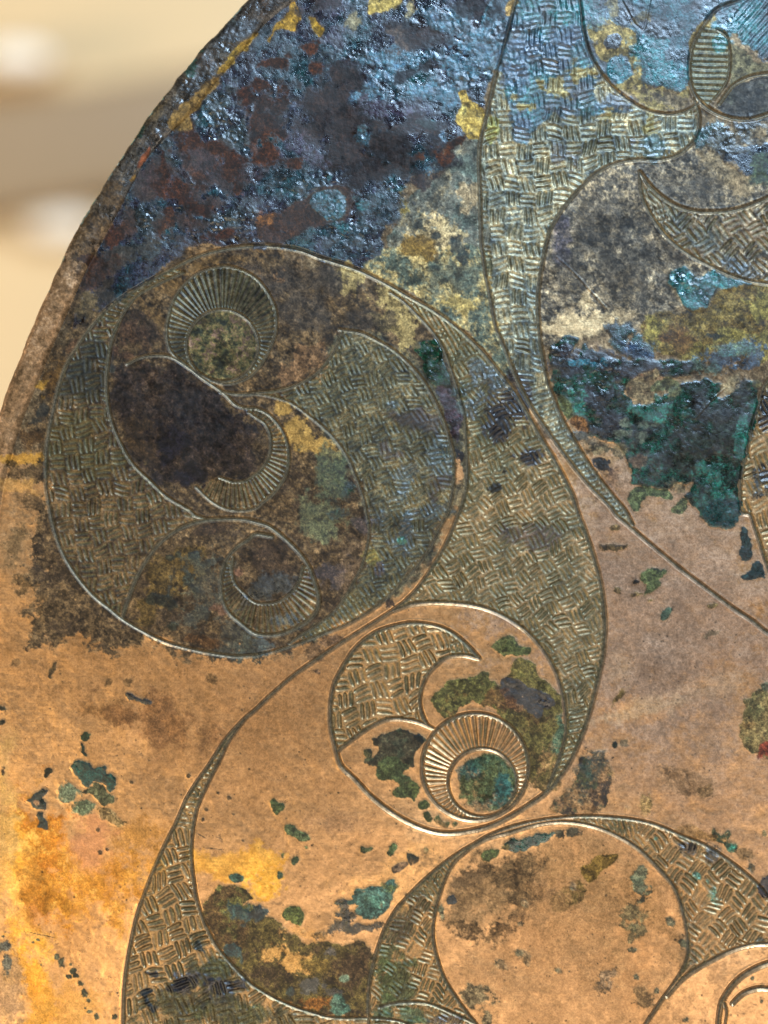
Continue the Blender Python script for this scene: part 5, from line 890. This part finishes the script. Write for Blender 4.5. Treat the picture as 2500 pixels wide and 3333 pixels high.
# ------------------------------------------------------------------ material
mat = bpy.data.materials.new('patinated_bronze'); mat.use_nodes = True
nt = mat.node_tree; nd = nt.nodes; ln = nt.links; bs = nd['Principled BSDF']
ac = nd.new('ShaderNodeAttribute'); ac.attribute_name = 'patina'
as_ = nd.new('ShaderNodeAttribute'); as_.attribute_name = 'surface'
sp = nd.new('ShaderNodeSeparateColor'); ln.new(as_.outputs['Color'], sp.inputs[0])
tc = nd.new('ShaderNodeTexCoord')
def noise(scale, det, rough=0.6, mapping=None):
    n = nd.new('ShaderNodeTexNoise'); n.inputs['Scale'].default_value = scale; n.inputs['Detail'].default_value = det; n.inputs['Roughness'].default_value = rough
    ln.new((mapping or tc).outputs['Vector' if mapping else 'Object'], n.inputs['Vector']); return n
def mathn(op, a, b=None, c=None):
    n = nd.new('ShaderNodeMath'); n.operation = op
    for k, v in enumerate((a, b, c)):
        if v is None: continue
        if isinstance(v, (int, float)): n.inputs[k].default_value = v
        else: ln.new(v, n.inputs[k])
    return n.outputs[0]
n1 = noise(2300, 3, 0.7); n2 = noise(900, 4, 0.65)
oxf = mathn('SUBTRACT', 1.0, sp.outputs[1])                      # how far from bare metal
n3 = noise(1500, 2, 0.5)
vein = mathn('SUBTRACT', 0.10, mathn('ABSOLUTE', mathn('SUBTRACT', n3.outputs['Fac'], 0.5)))   # thin worm shaped rubbed lines
vein = mathn('MULTIPLY', mathn('MAXIMUM', vein, 0.0), 9.0)
con = mathn('MULTIPLY_ADD', oxf, 2.7, -0.25)
v = mathn('MULTIPLY_ADD', mathn('SUBTRACT', n1.outputs['Fac'], 0.5), con, 1.0)
v = mathn('MULTIPLY', v, mathn('MULTIPLY_ADD', mathn('SUBTRACT', n2.outputs['Fac'], 0.5), mathn('MULTIPLY_ADD', oxf, 1.6, 0.0), 1.0))
v = mathn('MULTIPLY', v, mathn('MULTIPLY_ADD', mathn('MULTIPLY', vein, oxf), 0.85, mathn('MULTIPLY_ADD', oxf, -0.30, 1.0)))
v = mathn('MAXIMUM', v, 0.12)
mx = nd.new('ShaderNodeVectorMath'); mx.operation = 'SCALE'; ln.new(ac.outputs['Color'], mx.inputs[0]); ln.new(v, mx.inputs['Scale'])
ln.new(mx.outputs[0], bs.inputs['Base Color'])
ln.new(sp.outputs[1], bs.inputs['Metallic'])
ln.new(mathn('ADD', sp.outputs[0], mathn('MULTIPLY_ADD', n2.outputs['Fac'], 0.24, -0.12)), bs.inputs['Roughness'])
ln.new(mathn('MULTIPLY_ADD', sp.outputs[2], 0.62, 0.12), bs.inputs['Specular IOR Level'])
bp = nd.new('ShaderNodeBump'); bp.inputs['Distance'].default_value = 0.00022
ln.new(mathn('MULTIPLY_ADD', sp.outputs[2], 0.5, 0.09), bp.inputs['Strength'])
mp = nd.new('ShaderNodeMapping'); mp.inputs['Rotation'].default_value = (0, 0.35, 0); mp.inputs['Scale'].default_value = (0.06, 1, 1); ln.new(tc.outputs['Object'], mp.inputs['Vector'])
pol = noise(2600, 2, 0.6, mp)                                  # old polishing strokes
hv = mathn('ADD', mathn('MULTIPLY', mathn('MULTIPLY', pol.outputs['Fac'], sp.outputs[1]), 0.5), mathn('ADD', mathn('MULTIPLY', noise(1500, 3, 0.7).outputs['Fac'], 0.6), mathn('MULTIPLY', n1.outputs['Fac'], 0.25)))
ln.new(hv, bp.inputs['Height']); ln.new(bp.outputs[0], bs.inputs['Normal'])
def simple(name, col, rough=0.5, metal=0.0, bump=0.0, bscale=200):
    m = bpy.data.materials.new(name); m.use_nodes = True; n = m.node_tree.nodes; b = n['Principled BSDF']
    b.inputs['Roughness'].default_value = rough; b.inputs['Metallic'].default_value = metal
    t = n.new('ShaderNodeTexNoise'); t.inputs['Scale'].default_value = bscale; t.inputs['Detail'].default_value = 4
    c = n.new('ShaderNodeTexCoord'); m.node_tree.links.new(c.outputs['Object'], t.inputs['Vector'])
    r = n.new('ShaderNodeValToRGB'); L = lin(col)
    r.color_ramp.elements[0].color = (*(L * 0.93), 1); r.color_ramp.elements[1].color = (*np.minimum(L * 1.06, 1), 1)
    m.node_tree.links.new(t.outputs['Fac'], r.inputs[0]); m.node_tree.links.new(r.outputs[0], b.inputs['Base Color'])
    return m

# ------------------------------------------------------------------ mesh: a height field cut into its parts
# raster columns/rows plus coarse ones that carry the plate on beyond the picture
cx = np.concatenate([xs, xs[-1] + np.cumsum(np.linspace(6, 110, 34))]); cx = np.concatenate([xs[0] - np.cumsum(np.linspace(5, 12, 14))[::-1], cx])
cy = np.concatenate([ys[0] - np.cumsum(np.linspace(5, 60, 18))[::-1], ys, ys[-1] + np.cumsum(np.linspace(6, 90, 28))])
nx_, ny_ = len(cx), len(cy); ox, oy = 14, 18
pad = ((oy, ny_ - oy - NY), (ox, nx_ - ox - NX))
def pd(a, mode='edge'): return np.pad(a, pad, mode=mode)
HHf = pd(HH); LAB = pd(LABEL, 'edge')
colf = np.stack([pd(COL[..., k]) for k in range(3)], -1); sur = np.stack([pd(ROU), pd(MET), pd(CRU)], -1)
GX, GY = np.meshgrid(cx, cy)
outm = np.ones((ny_, nx_), bool); outm[oy:oy + NY, ox:ox + NX] = False
LAB[outm] = np.where(LAB[outm] == 1000, 1000, 0)
fade = np.clip(np.hypot(np.clip(np.maximum(xs[0] - GX, GX - xs[-1]), 0, None), np.clip(np.maximum(ys[0] - GY, GY - ys[-1]), 0, None)) / 90.0, 0, 1)
rs = np.random.RandomState(3).rand(ny_, nx_)
far = np.where((GY < 400)[..., None], lin((52, 62, 68)), lin((150, 116, 78))) * (0.95 + 0.1 * rs[..., None])
colf = colf * (1 - fade[..., None]) + far * fade[..., None]; HHf = HHf * (1 - fade)
# inside test for the whole sheet
ins = np.zeros((ny_, nx_), bool)
q = np.vstack([OUT, OUT[:1]]); cnt = np.zeros((ny_, nx_ + 1), np.int32)
for (ax, ay), (bx, by) in zip(q[:-1], q[1:]):
    if ay == by: continue
    if ay > by: ax, ay, bx, by = bx, by, ax, ay
    j0, j1 = np.searchsorted(cy, ay), np.searchsorted(cy, by)
    if j1 <= j0: continue
    j = np.arange(j0, j1); x = ax + (cy[j] - ay) / (by - ay) * (bx - ax)
    np.add.at(cnt, (j, np.searchsorted(cx, x)), 1)
ins = (np.cumsum(cnt, 1)[:, :nx_] & 1).astype(bool)
quad_in = ins[:-1, :-1] & ins[1:, :-1] & ins[:-1, 1:] & ins[1:, 1:]
ql = LAB[:-1, :-1].copy()
# tiny shreds of a part fall back to the plate
ids, cn = np.unique(ql[quad_in], return_counts=True)
for k, n in zip(ids, cn):
    if n < 60: ql[ql == k] = 0
VID = np.arange(ny_ * nx_).reshape(ny_, nx_)
PX = ((GX - 1250) * S).ravel(); PZ = ((1666.5 - GY) * S).ravel(); PY = (-HHf * S).ravel()
cf = colf.reshape(-1, 3).astype(f32); sf = sur.reshape(-1, 3).astype(f32)
root = bpy.data.objects.new('bronze_mirror', None); scene.collection.objects.link(root)
root.location = W(2000, 4560, -20)
root['label'] = 'ancient engraved bronze mirror plate covered in swirling hatched ornament and green patina'; root['category'] = 'mirror'
def link_part(name, me, label=None, material=mat):
    o = bpy.data.objects.new(name, me); scene.collection.objects.link(o)
    me.materials.append(material); o.parent = root; o.location = -root.location
    if label: o['label'] = label
    return o
for k in np.unique(ql[quad_in]):
    jj, ii = np.nonzero(quad_in & (ql == k))
    quads = np.stack([VID[jj, ii], VID[jj + 1, ii], VID[jj + 1, ii + 1], VID[jj, ii + 1]], 1)
    used, inv = np.unique(quads.ravel(), return_inverse=True)
    n = len(used); nf = len(quads)
    me = bpy.data.meshes.new(PARTS[int(k)][0])
    me.vertices.add(n); me.vertices.foreach_set('co', np.stack([PX[used], PY[used], PZ[used]], 1).astype(f32).ravel())
    me.loops.add(nf * 4); me.loops.foreach_set('vertex_index', inv.astype(np.int32).ravel())
    me.polygons.add(nf); me.polygons.foreach_set('loop_start', np.arange(0, nf * 4, 4, dtype=np.int32)); me.polygons.foreach_set('loop_total', np.full(nf, 4, np.int32))
    me.update(calc_edges=True)
    me.polygons.foreach_set('use_smooth', np.ones(nf, bool))
    a = me.attributes.new('patina', 'FLOAT_VECTOR', 'POINT'); a.data.foreach_set('vector', cf[used].ravel())
    b = me.attributes.new('surface', 'FLOAT_VECTOR', 'POINT'); b.data.foreach_set('vector', sf[used].ravel())
    link_part(PARTS[int(k)][0], me, PARTS[int(k)][1])
# reverse side and edge of the sheet
bk = OUT[::2]; nb = len(bk); cxy = np.array([2000.0, 2000.0])
def ringv(off, h): 
    v = bk - cxy; L = np.hypot(v[:, 0], v[:, 1])[:, None]; p = cxy + v * (1 - off / L)
    return [W(x, y, h) for x, y in p]
vv = ringv(3, -22) + ringv(2, -34) + ringv(30, -44) + [W(2000, 2000, -44)]
ff = [(i, (i + 1) % nb, nb + (i + 1) % nb, nb + i) for i in range(nb)] + [(nb + i, nb + (i + 1) % nb, 2 * nb + (i + 1) % nb, 2 * nb + i) for i in range(nb)] + [(2 * nb + i, 2 * nb + (i + 1) % nb, 3 * nb) for i in range(nb)]
me = bpy.data.meshes.new('back_plate'); me.from_pydata(vv, [], ff); me.update()
link_part('back_plate', me, None, simple('dark_bronze_back', (70, 60, 48), 0.5, 0.4))

# ------------------------------------------------------------------ the case behind the mirror
def slab(name, x0, x1, y0, y1, z0, z1, m, bev=0.0, tilt=0.0):
    import bmesh
    bm = bmesh.new(); bmesh.ops.create_cube(bm, size=1)
    for v in bm.verts: v.co = Vector(((x0 + x1) / 2 + v.co.x * (x1 - x0), (y0 + y1) / 2 + v.co.y * (y1 - y0), (z0 + z1) / 2 + v.co.z * (z1 - z0)))
    if bev: bmesh.ops.bevel(bm, geom=list(bm.edges), offset=bev, segments=6, profile=0.5, affect='EDGES')
    me = bpy.data.meshes.new(name); bm.to_mesh(me); bm.free(); o = bpy.data.objects.new(name, me); scene.collection.objects.link(o); me.materials.append(m)
    for p in me.polygons: p.use_smooth = True
    return o
cream = simple('cream_case_lining', (214, 180, 132), 0.6)
wall = slab('wall', -0.9, 0.9, 0.30, 0.32, -0.8, 0.8, cream); wall['kind'] = 'structure'
rail = slab('shaded_rail', -0.45, 0.45, -0.007, 0.007, -0.021, 0.021, simple('taupe_shade_paint', (150, 122, 88), 0.5), 0.006)  # shade of the band is put into this darker taupe colour
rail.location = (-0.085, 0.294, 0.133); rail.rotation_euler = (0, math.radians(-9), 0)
rail['label'] = 'blurred rail, shade put into its taupe colour, crossing the cream wall behind the mirror'; rail['category'] = 'rail'
import bmesh
glow = bpy.data.materials.new('glint_glow'); glow.use_nodes = True; gb = glow.node_tree.nodes['Principled BSDF']
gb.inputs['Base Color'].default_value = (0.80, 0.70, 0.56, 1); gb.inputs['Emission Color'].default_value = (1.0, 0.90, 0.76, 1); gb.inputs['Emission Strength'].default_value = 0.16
surround = simple('cream_glint_rim', (206, 176, 134), 0.5)
def glint(x, y, z, label):  # added glowing disc in place of a blurred reflection
    r = bpy.data.objects.new('wall_glint', None); scene.collection.objects.link(r); r.location = (x, y, z)
    r['label'] = label; r['category'] = 'glint'; r['group'] = 'added glowing spots on the case wall'
    for nm, prof, m in (('glint_rim', [(0.0070, 0), (0.0074, -0.002), (0.0066, -0.0045), (0.0050, -0.0048), (0.0046, -0.003), (0.0046, 0)], surround), ('lens', [(0.0046, -0.0028), (0.0040, -0.0040), (0.0025, -0.0049), (0.0001, -0.0053)], glow)):  # rim and glowing cap are both made up to carry the reflection
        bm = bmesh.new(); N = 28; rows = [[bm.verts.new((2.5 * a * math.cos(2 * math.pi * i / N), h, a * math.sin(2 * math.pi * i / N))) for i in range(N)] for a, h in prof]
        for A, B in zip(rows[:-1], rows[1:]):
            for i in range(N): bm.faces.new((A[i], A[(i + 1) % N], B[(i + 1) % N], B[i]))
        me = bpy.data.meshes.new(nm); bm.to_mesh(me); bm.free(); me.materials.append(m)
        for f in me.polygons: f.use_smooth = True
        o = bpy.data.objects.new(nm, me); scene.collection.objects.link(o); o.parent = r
glint(-0.128, 0.287, 0.159, 'glowing disc added for a blurred reflection, a small warm lamp at the top edge of the rail')
glint(-0.114, 0.299, 0.102, 'glowing disc added for a blurred reflection, a small warm lamp just below the rail')
